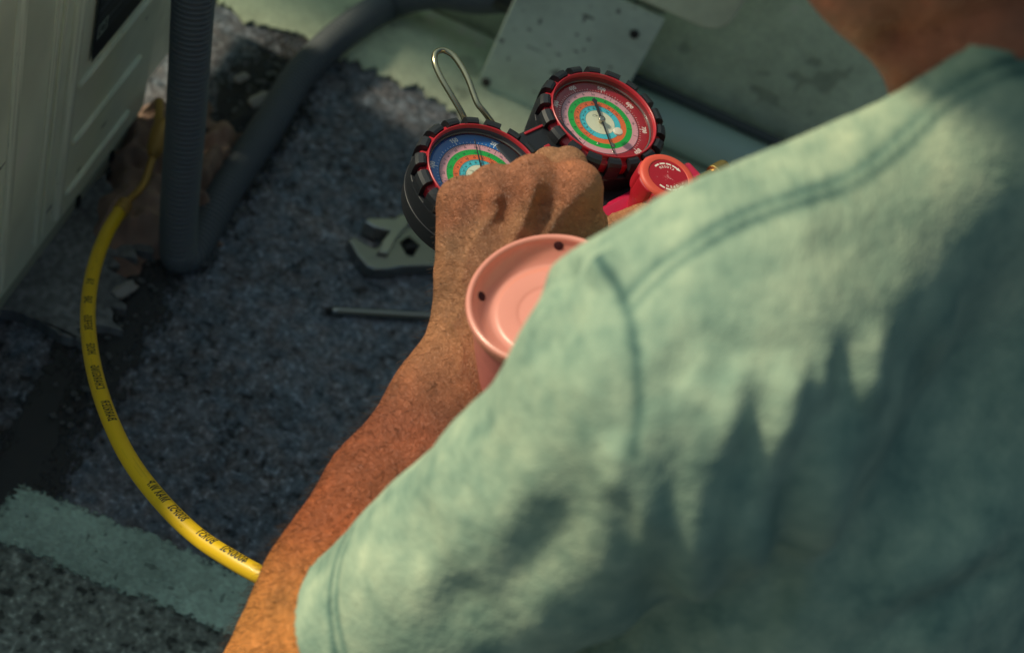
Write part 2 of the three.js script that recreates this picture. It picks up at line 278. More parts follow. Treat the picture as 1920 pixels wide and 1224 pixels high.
{ // loose chips in the grit: too many and too small to name one by one
  const R = rng(5), gs = [];
  const chip = (x, z, s) => { const g = new THREE.IcosahedronGeometry(s, 1), p = g.attributes.position; for (let i = 0; i < p.count; i++) { const k = 1 + 0.5 * noise3(p.getX(i) / s * 1.4 + x * 900, p.getY(i) / s * 1.4, p.getZ(i) / s * 1.4 + z * 700); p.setXYZ(i, p.getX(i) * k, p.getY(i) * k * 0.6, p.getZ(i) * k); } g.computeVertexNormals(); return g.translate(x, 0.008, z); };
  for (let i = 0; i < 130; i++) { const t = R(); gs.push(chip(lerp(-0.185, -0.125, R()), lerp(-0.80, -1.02, t), 0.0012 + 0.0028 * R() * R())); }
  for (let i = 0; i < 46; i++) gs.push(chip(lerp(-0.20, -0.155, R()), lerp(-0.55, -0.78, R()), 0.001 + 0.002 * R()));
  const m = shade(new THREE.Mesh(mergeGeometries(gs), M.slab)); m.name = 'pebbles'; m.userData = { kind: 'stuff', label: 'small grey stone chips scattered in the dark grit', category: 'pebbles' }; scene.add(m);
  const big = [[488, 190, 0.0095, 'long pale stone chip lying in the grit by the bent conduit'], [452, 148, 0.006, 'small pinkish stone chip in the grit behind the ribbed conduit'], [233, 545, 0.008, 'grey lump of broken concrete beside the yellow hose']];
  for (const [px, py, s, l] of big) { const p = onY(px, py, 0.01); const g = chip(0, 0, s); const o = shade(new THREE.Mesh(g, mat(lin(0.36, 0.34, 0.31), 0.9))); o.name = numbered('stone'); o.position.set(p.x, 0.004, p.z); o.rotation.set(0, 1.1, 0); o.scale.set(1.5, 1, 0.8); o.userData = { label: l, category: 'stone' }; scene.add(o); }
}
const mortarMap = tex(512, (u, v, o) => { const a = tnoise(u * 8, v * 8, 8, 91), b = tnoise(u * 34, v * 34, 34, 92), c = tnoise(u * 150, v * 150, 150, 93); const k = 0.50 + (a - 0.5) * 0.22 + (b - 0.5) * 0.16 + (c - 0.5) * 0.12; o[0] = k * 1.0; o[1] = k * 0.82; o[2] = k * 0.72; });
M.mortar = new THREE.MeshStandardMaterial({ map: mortarMap, bumpMap: mortarMap, bumpScale: 0.004, roughness: 0.95 });
struct('mortar_patch', mound(-0.205, -0.835, 0.075, 0.16, 0.030, 95, 30, -0.25, 130), M.mortar, 'rough pinkish mortar heaped behind the outdoor unit').position.y = 0.004;

/* pipe along the foot of the wall */
{
  const t = thing('wall_pipe', 'dull green pipe lying along the foot of the wall', 'pipe', V(0.66, 0, -1.148));
  part('pipe_run', tubeAlong(spline([V(-0.60, 0.026, 0), V(-0.2, 0.025, 0.001), V(0.3, 0.026, 0), V(1.4, 0.026, 0)]), () => 0.0235, 60, 28), mat(lin(0.46, 0.60, 0.52), 0.45), t);
  part('dark_gap_strip', rbox(2.0, 0.010, 0.010, 0.004, 0.4, 0.050, -0.017), mat(lin(0.10, 0.11, 0.11), 0.8), t);  // dark strip in the gap between pipe and wall
}
/* junction box with cover plate */
const specks = (r, g, b, seed, dens) => tex(512, (u, v, o) => { const a = tnoise(u * 5, v * 5, 5, seed), c = tnoise(u * 26, v * 26, 26, seed + 1), f = tnoise(u * 11, v * 11, 11, seed + 2); let k = 1 + (a - 0.5) * 0.16 + (c - 0.5) * 0.05; if (c < dens && f > 0.45) k *= 0.62; o[0] = r * k; o[1] = g * k; o[2] = b * k; });
M.plate = new THREE.MeshPhysicalMaterial({ map: specks(0.88, 0.94, 0.87, 101, 0.10), roughness: 0.55 });
{
  const t = thing('junction_box', 'grey green metal junction box with speckled cover plate at the wall foot', 'junction box', V(0.086, 0, -1.11));
  part('box_body', metreUV(rbox(0.134, 0.166, 0.066, 0.004, 0.0, 0.090, -0.035), 0, 1, 6), M.plate, t);
  part('cover_plate', metreUV(rbox(0.140, 0.172, 0.004, 0.0018, 0, 0.0895, 0), 0, 1, 6), M.plate, t);
  part('top_lip', rbox(0.128, 0.008, 0.05, 0.003, 0.004, 0.180, -0.028), mat(lin(0.36, 0.42, 0.31), 0.5), t);
  for (const [x, y] of [[-0.062, 0.012], [0.050, 0.146], [-0.060, 0.165], [0.061, 0.012]]) {
    const s = part('screw', new THREE.CylinderGeometry(0.0042, 0.0048, 0.003, 20).rotateX(Math.PI / 2).translate(x, y, 0.0034), mat(lin(0.10, 0.09, 0.09), 0.45, { metalness: 0.7 }), t);
    part('slot', new THREE.BoxGeometry(0.006, 0.001, 0.0008).translate(x, y, 0.0051), mat(lin(0.02, 0.02, 0.02), 0.8), s);
  }
}
{
  const s = new THREE.Shape(), w = 0.15, h = 0.24, r = 0.022; s.moveTo(-w / 2 + r, 0); s.lineTo(w / 2 - r, 0); s.absarc(w / 2 - r, r, r, -Math.PI / 2, 0); s.lineTo(w / 2, h - r); s.absarc(w / 2 - r, h - r, r, 0, Math.PI / 2); s.lineTo(-w / 2 + r, h); s.absarc(-w / 2 + r, h - r, r, Math.PI / 2, Math.PI); s.lineTo(-w / 2, r); s.absarc(-w / 2 + r, r, r, Math.PI, Math.PI * 1.5);
  const t = thing('switch_enclosure', 'cream plastic enclosure with rounded corners mounted above the junction box', 'enclosure', V(0.134, 0.190, -1.184));
  const body = new THREE.MeshPhysicalMaterial({ map: specks(0.93, 0.95, 0.82, 121, 0.06), roughness: 0.42, clearcoat: 0.2 });
  const eg = new THREE.ExtrudeGeometry(s, { depth: 0.062, bevelEnabled: true, bevelSize: 0.004, bevelThickness: 0.004, bevelSegments: 4, curveSegments: 14 });
  part('enclosure_body', metreUV(eg, 0, 1, 5), body, t);
  const lid = new THREE.ExtrudeGeometry(s, { depth: 0.010, bevelEnabled: true, bevelSize: 0.005, bevelThickness: 0.004, bevelSegments: 4, curveSegments: 14 }).scale(0.97, 0.97, 1).translate(0, 0.0035, 0.070);
  part('lid', metreUV(lid, 0, 1, 5), body, t);
  part('latch_slot', rbox(0.020, 0.006, 0.004, 0.0018, -0.028, 0.022, 0.0835), mat(lin(0.05, 0.055, 0.05), 0.7), t);
}
/* corrugated conduit: down, a tight bend at the floor, away to the junction box */
M.conduit = mat(lin(0.115, 0.135, 0.15), 0.55, { clearcoat: 0.12, clearcoatRoughness: 0.5 });
{
  const base = onY(338, 470, 0.017);
  const t = thing('ribbed_conduit', 'dark grey ribbed conduit dropping to the floor and running off to the junction box', 'conduit', V(base.x, 0, base.z));
  const L = p => p.clone().sub(t.position);
  const top = at(370, -160, 0.98), mid = at(350, 190, 1.105), low = at(334, 420, 1.185);
  const rib = (r) => (u, s) => { const ph = (s / 0.0048) % 1; return r * (1 - 0.15 * (0.5 + 0.5 * Math.cos(ph * Math.PI * 2)) ** 2); };
  const c1 = spline([top.clone().add(V(-0.02, 0.25, 0.03)), top, mid, low, onY(334, 478, 0.020)].map(L));
  const c2 = spline([onY(334, 478, 0.020), onY(352, 474, 0.016), onY(420, 360, 0.016), onY(510, 224, 0.016), onY(562, 140, 0.016), onY(640, 64, 0.022), at(735, 6, 1.475), at(815, -12, 1.45), at(900, -2, 1.435), V(0.025, 0.108, -1.142)].map(L));
  part('upright_run', tubeAlong(c1, rib(0.0160), Math.round(c1.getLength() / 0.0007), 26), M.conduit, t);
  part('floor_run', tubeAlong(c2, rib(0.0160), Math.round(c2.getLength() / 0.0007), 26), M.conduit, t);
  part('bend', new THREE.SphereGeometry(0.0156, 28, 20).translate(...L(onY(334, 478, 0.020)).toArray()), M.conduit, t);
  const e = V(0.012, 0.103, -1.142).sub(t.position);
  part('gland', new THREE.CylinderGeometry(0.021, 0.021, 0.026, 8).rotateZ(Math.PI / 2).translate(e.x, e.y, e.z), mat(lin(0.03, 0.034, 0.036), 0.5), t);
}
/* outdoor unit */
{
  const t = thing('air_conditioner', 'cream outdoor air conditioner unit with pressed ribs and dark rating label', 'air conditioner', V(-0.263, 0, -0.62), -0.055);
  const cream = new THREE.MeshPhysicalMaterial({ map: specks(0.93, 0.95, 0.86, 141, 0.06), roughness: 0.4, clearcoat: 0.25, clearcoatRoughness: 0.3 });
  const D = 0.26, z0 = 0.31, H = 0.355;                                // local: x into the unit, z along the side
  part('side_panel', metreUV(rbox(0.27, H, z0 + D - 0.02, 0.012, -0.135, 0.030 + H / 2, (z0 - D) / 2), 2, 1, 2), cream, t);
  part('base_rail', rbox(0.26, 0.028, z0 + D - 0.03, 0.004, -0.133, 0.0155, (z0 - D) / 2), mat(lin(0.42, 0.45, 0.36), 0.5), t);
  for (const [z, w, p] of [[0.004, 0.010, 0.004], [-0.047, 0.006, 0.003], [-0.058, 0.004, 0.0025], [-0.079, 0.012, 0.0055]]) part('vertical_rib', rbox(p * 2, H - 0.03, w, Math.min(p, w / 2) * 0.95, 0, 0.04 + H / 2, z), cream, t);
  part('rear_post', rbox(0.03, H, 0.17, 0.006, -0.026, 0.036 + H / 2, -D - 0.078), cream, t);
  for (const [y, za, zb] of [[0.196, -0.098, -0.236], [0.130, -0.100, -0.208], [0.068, -0.098, -0.202], [0.325, -0.1, -0.225]]) part('pressed_rib', new THREE.CapsuleGeometry(0.0032, za - zb, 6, 14).rotateX(Math.PI / 2).scale(0.8, 1.25, 1).translate(0.0005, y, (za + zb) / 2), cream, t);
  for (const [y, z] of [[0.006, -0.19], [0.006, -0.13], [0.006, -0.235]]) part('drain_slot', rbox(0.004, 0.012, 0.006, 0.0015, -0.0025, 0.016 + y, z), mat(lin(0.015, 0.018, 0.018), 0.8), t);
  part('side_slot', rbox(0.003, 0.034, 0.004, 0.0012, 0.0005, 0.20, -0.243), mat(lin(0.02, 0.025, 0.02), 0.8), t);
  const label = canvasTex(512, 640, (c, w, h) => {
    c.fillStyle = '#10171c'; c.fillRect(0, 0, w, h); c.fillStyle = '#39434b';
    const R = rng(9); for (let y = 20; y < h - 120; y += 58) { c.fillStyle = y % 116 < 58 ? '#2c353d' : '#3d4750'; c.fillRect(20, y, w - 60 - R() * 120, 38); }
    c.strokeStyle = '#93a59c'; c.lineWidth = 9; c.strokeRect(34, h - 205, 84, 74); c.beginPath(); c.ellipse(76, h - 168, 22, 26, 0, 0, 7); c.stroke(); c.fillStyle = '#8fa39a'; c.fillRect(34, h - 214, 84, 12);
  });
  const lb = part('rating_label', new THREE.PlaneGeometry(0.086, 0.100).rotateY(Math.PI / 2), mat(new THREE.Color(1, 1, 1), 0.3, { map: label }), t); lb.position.set(0.0025, 0.262, -0.150);
  for (const z of [0.24, -0.2]) part('foot', rbox(0.27, 0.018, 0.04, 0.004, -0.133, 0.0, z), mat(lin(0.06, 0.065, 0.06), 0.7), t);
}
/* service valve with yellow hose */
M.brass = mat(lin(0.62, 0.42, 0.14), 0.36, { metalness: 1 });
M.oldBrass = mat(lin(0.45, 0.26, 0.07), 0.5, { metalness: 0.6 });
{
  const p0 = at(296, 262, 1.205), p1 = at(284, 300, 1.20), p2 = at(268, 345, 1.19), p3 = at(236, 380, 1.16), p4 = at(226, 392, 1.15);
  const t = thing('service_valve', 'brass service valve behind the outdoor unit', 'valve', V(p0.x, 0, p0.z)), L = p => p.clone().sub(t.position);
  const d = p1.clone().sub(p0).normalize();
  const g = lathe([[0, -0.016], [0.0045, -0.016], [0.0075, -0.008], [0.0085, 0.004], [0.0078, 0.013], [0.004, 0.019], [0, 0.019]], 28); g.applyQuaternion(new THREE.Quaternion().setFromUnitVectors(V(0, 1, 0), d.clone().negate())); g.translate(...L(p0).toArray());
  part('valve_cap', g, M.oldBrass, t);
  part('copper_tube', tubeAlong(spline([p0, p1, p2, p3].map(L)), () => 0.0032, 40, 14), M.oldBrass, t);
  part('valve_stem', tubeAlong(spline([p0, at(297, 235, 1.21), at(298, 190, 1.24)].map(L)), () => 0.004, 20, 14), M.oldBrass, t);
  const h = thing('charging_hose', 'yellow refrigerant charging hose with black lettering looping across the floor', 'hose', V(p4.x, 0, p4.z)), K = p => p.clone().sub(h.position);
  const c = spline([p4, at(200, 436, 1.115), at(176, 500, 1.07), at(164, 580, 1.02), at(170, 665, 0.975), at(195, 760, 0.93), at(240, 858, 0.89), at(300, 938, 0.858), at(370, 1006, 0.832), at(440, 1052, 0.812), at(500, 1085, 0.80), at(570, 1122, 0.785), at(700, 1165, 0.775), at(860, 1100, 0.80), at(1000, 900, 0.84), at(1060, 600, 0.87), at(1080, 480, 0.86)].map(K));
  const len = c.getLength();
  const lettering = canvasTex(2048, 128, (x, w, H) => {
    x.fillStyle = '#e2b911'; x.fillRect(0, 0, w, H);
    const R = rng(3); for (let i = 0; i < 260; i++) { x.fillStyle = `rgba(${90 + R() * 60},${70 + R() * 40},10,${0.05 + R() * 0.1})`; x.fillRect(R() * w, R() * H, 4 + R() * 60, 1 + R() * 6); }
    x.fillStyle = '#1b1a12'; x.font = 'bold 42px sans-serif'; x.textAlign = 'center';
    const pxm = w / len, put = (s, m) => { x.save(); x.translate(m * pxm, 26); x.scale(pxm / 6200 * 0.80, 0.74); x.rotate(Math.PI); x.fillText(s, 0, 14); x.restore(); };
    for (const [s, m] of HOSE_TEXT) put(s, m);
    x.fillStyle = '#3a2d10'; for (const [m, v, a, b] of [[0.300, 60, 22, 5], [0.306, 66, 9, 10], [0.333, 54, 14, 4], [0.318, 62, 26, 3]]) x.fillRect(m * pxm, v, a, b);
  });
  const tubeG = tubeAlong(c, () => 0.0055, 420, 24);
  { const uv = tubeG.attributes.uv; for (let i = 0; i < uv.count; i++) uv.setXY(i, uv.getX(i) / len, (uv.getY(i) + HOSE_TURN) % 1.0001); }
  part('hose_line', tubeG, mat(new THREE.Color(1, 1, 1), 0.42, { map: lettering, clearcoat: 0.15 }), h);
  part('crimp_sleeve', tubeAlong(spline([p3, at(231, 386, 1.155), at(222, 400, 1.143)].map(K)), (u) => 0.0058 - 0.0008 * Math.cos(u * 20), 30, 18), M.oldBrass, h);
}
/* wrench and screwdriver on the floor */
M.steel = mat(lin(0.33, 0.34, 0.33), 0.30, { metalness: 0.85 });
{
  const o = onY(735, 470, 0), t = thing('adjustable_wrench', 'steel adjustable wrench with open jaws lying on the dark floor', 'wrench', V(o.x, 0.001, o.z));
  const Q = (px, py) => { const p = onY(px, py, 0.012); return new THREE.Vector2(p.x - o.x, -(p.z - o.z)); };
  const shape = pts => { const s = new THREE.Shape(); s.setFromPoints(pts.map(p => Q(...p))); return s; };
  const ext = (s, d, y) => new THREE.ExtrudeGeometry(s, { depth: d, bevelEnabled: true, bevelSize: 0.0018, bevelThickness: 0.0022, bevelSegments: 4 }).rotateX(-Math.PI / 2).translate(0, y, 0);
  const s = shape([[656, 454], [663, 450], [684, 464], [702, 472], [713, 464], [733, 441], [750, 424], [764, 431], [778, 436], [800, 456], [812, 472], [850, 478], [930, 470], [1040, 452], [1050, 470], [1045, 488], [940, 500], [860, 504], [820, 500], [790, 499], [750, 501], [722, 506], [702, 506], [688, 500], [670, 480]]);
  const hole = new THREE.Path(); hole.setFromPoints([[746, 458], [765, 446], [786, 464], [772, 486], [760, 482]].map(p => Q(...p))); s.holes.push(hole);
  part('wrench_body', ext(s, 0.010, 0.002), M.steel, t);
  part('movable_jaw', ext(shape([[684, 424], [690, 420], [722, 420], [738, 421], [750, 411], [762, 418], [758, 428], [738, 452], [722, 482], [708, 480], [716, 462], [732, 440], [716, 437], [700, 433]]), 0.0135, 0.003), mat(lin(0.46, 0.47, 0.45), 0.30, { metalness: 0.9 }), t);
  const w = onY(766, 466, 0.009); part('adjusting_screw', tubeAlong(new THREE.LineCurve3(V(w.x - o.x - 0.004, 0.009, w.z - o.z + 0.003), V(w.x - o.x + 0.005, 0.009, w.z - o.z - 0.004)), (u, q) => 0.0042 + 0.0007 * Math.sin(q * 3600), 60, 18), mat(lin(0.10, 0.10, 0.10), 0.5, { metalness: 0.7 }), t);
}
{
  const a = onY(614, 581, 0.005), b = onY(826, 594, 0.006), d = b.clone().sub(a), t = thing('screwdriver', 'slim steel screwdriver shaft with a dark tip lying on the floor', 'screwdriver', V(a.x, 0, a.z));
  const pt = k => V(d.x * k, 0.0045 + 0.0015 * k, d.z * k);
  part('shaft', tubeAlong(new THREE.LineCurve3(pt(0.04), pt(1.15)), u => 0.0034, 20, 16), M.steel, t);
  part('tip', tubeAlong(new THREE.LineCurve3(pt(-0.01), pt(0.05)), u => 0.0022 + 0.0012 * u, 10, 14), mat(lin(0.03, 0.03, 0.03), 0.5, { metalness: 0.6 }), t);
  part('handle', tubeAlong(new THREE.LineCurve3(pt(1.15).add(V(0, 0.006, 0)), pt(1.9).add(V(0, 0.006, 0))), (u, q, ang) => (0.010 + 0.002 * Math.sin(u * 3)) * (1 + 0.07 * Math.cos(ang * 6)), 24, 36), mat(lin(0.25, 0.02, 0.02), 0.4), t);
}
/* ------------------------------------------------ manifold gauge set */
M.red = mat(lin(0.42, 0.012, 0.024), 0.38, { clearcoat: 0.3, clearcoatRoughness: 0.3 });
M.redWorn = mat(lin(0.66, 0.085, 0.05), 0.5);
M.rubber = mat(lin(0.012, 0.014, 0.018), 0.46);
M.lens = new THREE.MeshPhysicalMaterial({ color: 0xffffff, transmission: 1, thickness: 0, roughness: 0.03, ior: 1.45 });
M.blackPaint = mat(lin(0.012, 0.012, 0.012), 0.5);
M.nickel = mat(lin(0.52, 0.47, 0.36), 0.22, { metalness: 1 });
function sector(profile, a0, a1, n = 5) {           // solid piece of a ring, flat ended
  const P = [], I = [], m = profile.length;
  for (let i = 0; i <= n; i++) { const a = lerp(a0, a1, i / n); for (const [r, y] of profile) P.push(Math.sin(a) * r, y, Math.cos(a) * r); }
  for (let i = 0; i < n; i++) for (let j = 0; j < m; j++) { const a = i * m + j, b = i * m + (j + 1) % m; I.push(a, a + m, b, b, a + m, b + m); }
  for (let j = 1; j < m - 1; j++) { I.push(0, j, j + 1); const o = n * m; I.push(o, o + j + 1, o + j); }
  let g = new THREE.BufferGeometry(); g.setAttribute('position', new THREE.Float32BufferAttribute(P, 3)); g.setIndex(I); g = g.toNonIndexed(); g.computeVertexNormals(); g.setAttribute('uv', new THREE.Float32BufferAttribute(new Float32Array(g.attributes.position.count * 2), 2)); return g;
}
function dialTex(red) {
  return canvasTex(1024, 1024, (c, w) => {
    const R = w / 2; c.translate(R, R);
    const disc = (r, f) => { c.beginPath(); c.arc(0, 0, r * R, 0, 7); c.fillStyle = f; c.fill(); };
    disc(1.5, red ? '#9c1a22' : '#0c62b0');
    const ang = red ? v => (-11 + 0.405 * (v - 500)) * Math.PI / 180 : v => (0 + 1.02 * (v - 200)) * Math.PI / 180;
    const top = red ? 800 : 320, big = red ? 100 : 50, bands = [[0.772, '#cf97a0'], [0.648, '#0aa339'], [0.53, '#e0682c'], [0.415, '#45bccb'], [0.295, '#d6dac0']];
    c.beginPath(); c.arc(0, 0, 0.784 * R, 0, 7); c.fillStyle = '#15161a'; c.fill();
    for (const [r, f] of bands) disc(r, f);
    c.lineWidth = 2.5; c.strokeStyle = '#17201d'; for (const r of [0.415, 0.295]) { c.beginPath(); c.arc(0, 0, r * R, 0, 7); c.stroke(); }
    const radial = (a, r0, r1, lw, col) => { c.strokeStyle = col; c.lineWidth = lw; c.beginPath(); c.moveTo(Math.sin(a) * r0 * R, -Math.cos(a) * r0 * R); c.lineTo(Math.sin(a) * r1 * R, -Math.cos(a) * r1 * R); c.stroke(); };
    const word = (s, a, r, px, col) => { c.save(); c.rotate(a); c.translate(0, -r * R); c.fillStyle = col; c.font = `bold ${px}px sans-serif`; c.textAlign = 'center'; c.textBaseline = 'middle'; c.scale(0.85, 1); c.fillText(s, 0, 0); c.restore(); };
    for (let v = 0; v <= top; v += big / 10) { if (ang(v) < -2.9) continue; const L = v % big === 0, H = v % (big / 2) === 0; radial(ang(v), 0.80, L ? 0.855 : H ? 0.845 : 0.826, L ? 7 : 4, '#e6e7df'); if (L && v) word(String(v), ang(v), 0.905, 62, '#ecece2'); }
    const rings = [[0.772, 0.648, 40, -2.9, 1.5], [0.648, 0.53, 30, -2.9, 1.3], [0.53, 0.415, 34, -2.9, 1.05], [0.415, 0.295, 30, -2.95, 0.5]];
    rings.forEach(([ro, ri, n, a0, a1], q) => { for (let i = 0; i <= n * 2; i++) { const a = lerp(a0, a1, 1 - (1 - i / (n * 2)) ** 0.82), L = i % 10 === 0; radial(a, ro, ro - (i % 5 === 0 ? (L ? 0.10 : 0.055) : 0.032), L ? 4 : 3, '#1a1f1c'); if (i % 6 === 3) word(String([[-20, 2], [-30, 3], [-25, 2], [-10, 2]][q][0] + i * 2), a, (ro + ri) / 2 - 0.01, 27, '#1c1f1d'); } });
    if (red) { c.strokeStyle = '#3c4a44'; c.lineWidth = 4; c.beginPath(); c.ellipse(-72, -58, 22, 11, -0.6, 0, 7); c.stroke(); c.beginPath(); c.arc(-38, -62, 12, 2, 6.2); c.stroke(); c.beginPath(); c.arc(-12, -74, 9, 1, 5); c.stroke(); c.fillStyle = '#4d5a52'; c.font = '15px sans-serif'; c.fillText('°F', 14, 74); c.font = '14px sans-serif'; c.fillText('R-22', 96, 128); c.fillText('R-410A', 150, 168); }
    else { c.fillStyle = '#4d5a52'; c.font = '15px sans-serif'; c.fillText('°F', 20, -64); }
  });
}
{
  const RG = onY(1134, 214, 0.40), BG = onY(911, 318, 0.40), D = RG.clone().sub(BG).normalize(), Pp = V(-D.z, 0, D.x), turn = Math.atan2(D.x, D.z);
  const t = thing('manifold_gauge_set', 'red manifold with blue and red pressure gauges in black rubber boots, held in hand', 'pressure gauges', V((RG.x + BG.x) / 2, 0.34, (RG.z + BG.z) / 2));
  const loc = p => p.clone().sub(t.position), along = (s, q, y) => loc(RG.clone().addScaledVector(D, s).addScaledVector(Pp, q).setY(y));
  const RR = 0.0365;
  function gauge(G, red) {
    const o = loc(G), g = part('gauge', lathe([[0, -0.036], [0.0352, -0.036], [0.0360, -0.030], [0.0362, -0.014], [0.0404, -0.013], [0.0406, -0.0050], [0.0398, -0.0038], [0.0369, -0.0030], [0.0366, -0.0016], [0.0365, -0.0005], [0.0360, 0.0003], [0.0354, 0.0002], [0.0350, -0.0006], [0.0348, -0.0022]], 96), M.red, t);
    g.position.copy(o); g.userData.label = red ? 'red high pressure gauge' : 'blue low pressure gauge';
    part('bezel_liner', lathe([[0.0349, -0.0020], [0.0346, -0.0028], [0.0345, -0.0082], [0.0, -0.0083]], 96), mat(red ? lin(0.16, 0.01, 0.015) : lin(0.03, 0.035, 0.05), 0.4), g);
    const disc = new THREE.CircleGeometry(0.0344, 96).rotateX(-Math.PI / 2); part('dial', disc, mat(new THREE.Color(1, 1, 1), 0.45, { map: dialTex(red) }), g).position.y = -0.0078;
    part('lens', lathe([[0.0, -0.0010], [0.012, -0.0012], [0.022, -0.0016], [0.0290, -0.0024], [0.0325, -0.0034], [0.0338, -0.0046], [0.0344, -0.0050]], 96), M.lens, g);
    part('lens_ring', lathe([[0.0345, -0.0052], [0.0339, -0.0050], [0.0335, -0.0054], [0.0336, -0.0060], [0.0345, -0.0062]], 96), mat(lin(0.25, 0.25, 0.24), 0.15, { transmission: 0.5, thickness: 0 }), g);
    const a = (red ? 150 : -27) * Math.PI / 180, nd = new THREE.Shape();
    nd.moveTo(-0.00022, 0.0285); nd.lineTo(0.00022, 0.0285); nd.lineTo(0.00062, 0.002); nd.lineTo(0.0009, -0.004); nd.lineTo(0.0012, -0.0150); nd.lineTo(0.0020, -0.0165); nd.lineTo(0, -0.0185); nd.lineTo(-0.0020, -0.0165); nd.lineTo(-0.0012, -0.0150); nd.lineTo(-0.0009, -0.004); nd.lineTo(-0.00062, 0.002); nd.closePath();
    const ng = new THREE.ExtrudeGeometry(nd, { depth: 0.0004, bevelEnabled: false }).rotateX(-Math.PI / 2).rotateY(-a); part('needle', ng, M.blackPaint, g).position.y = -0.0054;
    part('needle_hub', lathe([[0, 0.0012], [0.0009, 0.0012], [0.001, 0.0014], [0.0021, 0.0012], [0.0023, 0.0006], [0.0023, -0.0002], [0.0012, -0.0004], [0.0012, -0.0036]], 32), M.nickel, g).position.y = -0.0050;
    if (red) {
      part('lens_plug', lathe([[0, 0.0006], [0.0028, 0.0006], [0.0032, 0.0], [0.0032, -0.0008]], 32), mat(lin(0.62, 0.58, 0.48), 0.5), g).position.set(0.0118, -0.0008, 0.0088);
      const sc = lathe([[0, 0.0006], [0.0014, 0.0006], [0.0019, 0.0], [0.0019, -0.001]], 24);
      part('calibration_screw', sc, M.nickel, g).position.set(0.0120, -0.0078, 0.0150);
      part('rivet', sc.clone().scale(0.55, 1, 0.55), M.nickel, g).position.set(0.0030, -0.0080, 0.0190);
      part('rivet', sc.clone().scale(0.55, 1, 0.55), M.nickel, g).position.set(0.0140, -0.0080, 0.0205);
    }
    // rubber boot: solid collar below, eighteen teeth above with windows between
    const gs = [lathe([[0.0361, -0.040], [0.0408, -0.040], [0.0422, -0.038], [0.0430, -0.026], [0.0437, -0.0125], [0.0433, -0.0112], [0.0361, -0.0112]], 96)];
    const prof = [[0.0362, -0.0115], [0.0368, -0.0010], [0.0372, 0.0003], [0.0390, 0.0007], [0.0418, -0.0001], [0.0433, -0.0020], [0.0439, -0.0055], [0.0438, -0.0115]];
    for (let k = 0; k < 18; k++) { const c = (k + (red ? 0.15 : 0.40)) / 18 * Math.PI * 2, w = (k % 3 === 0 ? 0.116 : 0.100); gs.push(sector(prof, c - w, c + w)); }
    const b = part('rubber_boot', gs, M.rubber, t); b.position.copy(o);
    if (!red) { const rg = part('boot_rim', new THREE.TorusGeometry(0.0431, 0.0006, 10, 90).rotateX(Math.PI / 2), M.rubber, t); rg.position.copy(o); rg.position.y -= 0.026; const r2 = part('boot_rim', new THREE.TorusGeometry(0.0415, 0.0006, 10, 90).rotateX(Math.PI / 2), M.rubber, t); r2.position.copy(o); r2.position.y -= 0.0385; }
  }
  gauge(RG, true); gauge(BG, false);
  const orient = (g, p) => { g.rotateY(turn); return g.translate(p.x, p.y, p.z); };
  const mid = -RG.distanceTo(BG) / 2;
  part('boot_bridge', [orient(rbox(0.036, 0.030, 0.060, 0.004), along(mid, 0, 0.378)), orient(rbox(0.062, 0.026, 0.13, 0.006), along(mid, 0.022, 0.362))], M.rubber, t);
  for (const [s, q, w, l] of [[mid + 0.006, -0.0145, 0.0018, 0.020], [mid + 0.003, 0.000, 0.0022, 0.0045], [mid - 0.002, 0.0045, 0.0022, 0.004]]) part('red_stripe', orient(rbox(w, 0.0012, l, 0.0005), along(s, q, 0.3935)), M.red, t);
  // red valve body along the near side
  const bar = s0 => s0;
  part('valve_body', [orient(rbox(0.027, 0.030, 0.205, 0.003), along(-0.058, 0.0625, 0.370)), orient(rbox(0.034, 0.022, 0.040, 0.004), along(-0.016, 0.0645, 0.3735))], mat(lin(0.50, 0.014, 0.060), 0.36, { clearcoat: 0.25 }), t);
  function knob(s, q, m, worn, red) {
    const p = along(s, q, 0.418), sh = new THREE.Shape(), n = 160;
    for (let i = 0; i <= n; i++) { const a = i / n * Math.PI * 2, c = Math.abs(Math.cos(a * 4)), r = 0.01825 - 0.0012 * Math.exp(-Math.pow(c / 0.32, 2)); i ? sh.lineTo(Math.cos(a) * r, Math.sin(a) * r) : sh.moveTo(r, 0); }
    const g = new THREE.ExtrudeGeometry(sh, { depth: 0.012, bevelEnabled: true, bevelSize: 0.0012, bevelThickness: 0.0012, bevelSegments: 4, steps: 1 }).rotateX(-Math.PI / 2).translate(0, -0.0145, 0);
    const k = part('valve_knob', [g, lathe([[0.0172, -0.013], [0.0168, -0.020], [0.0150, -0.026], [0.0125, -0.036]], 64)], m, t); k.position.copy(p);
    part('knob_rim', lathe([[0.0132, 0.0003], [0.0136, 0.0009], [0.0166, 0.0008], [0.0180, 0.0001], [0.0186, -0.0013]], 80), worn, k);
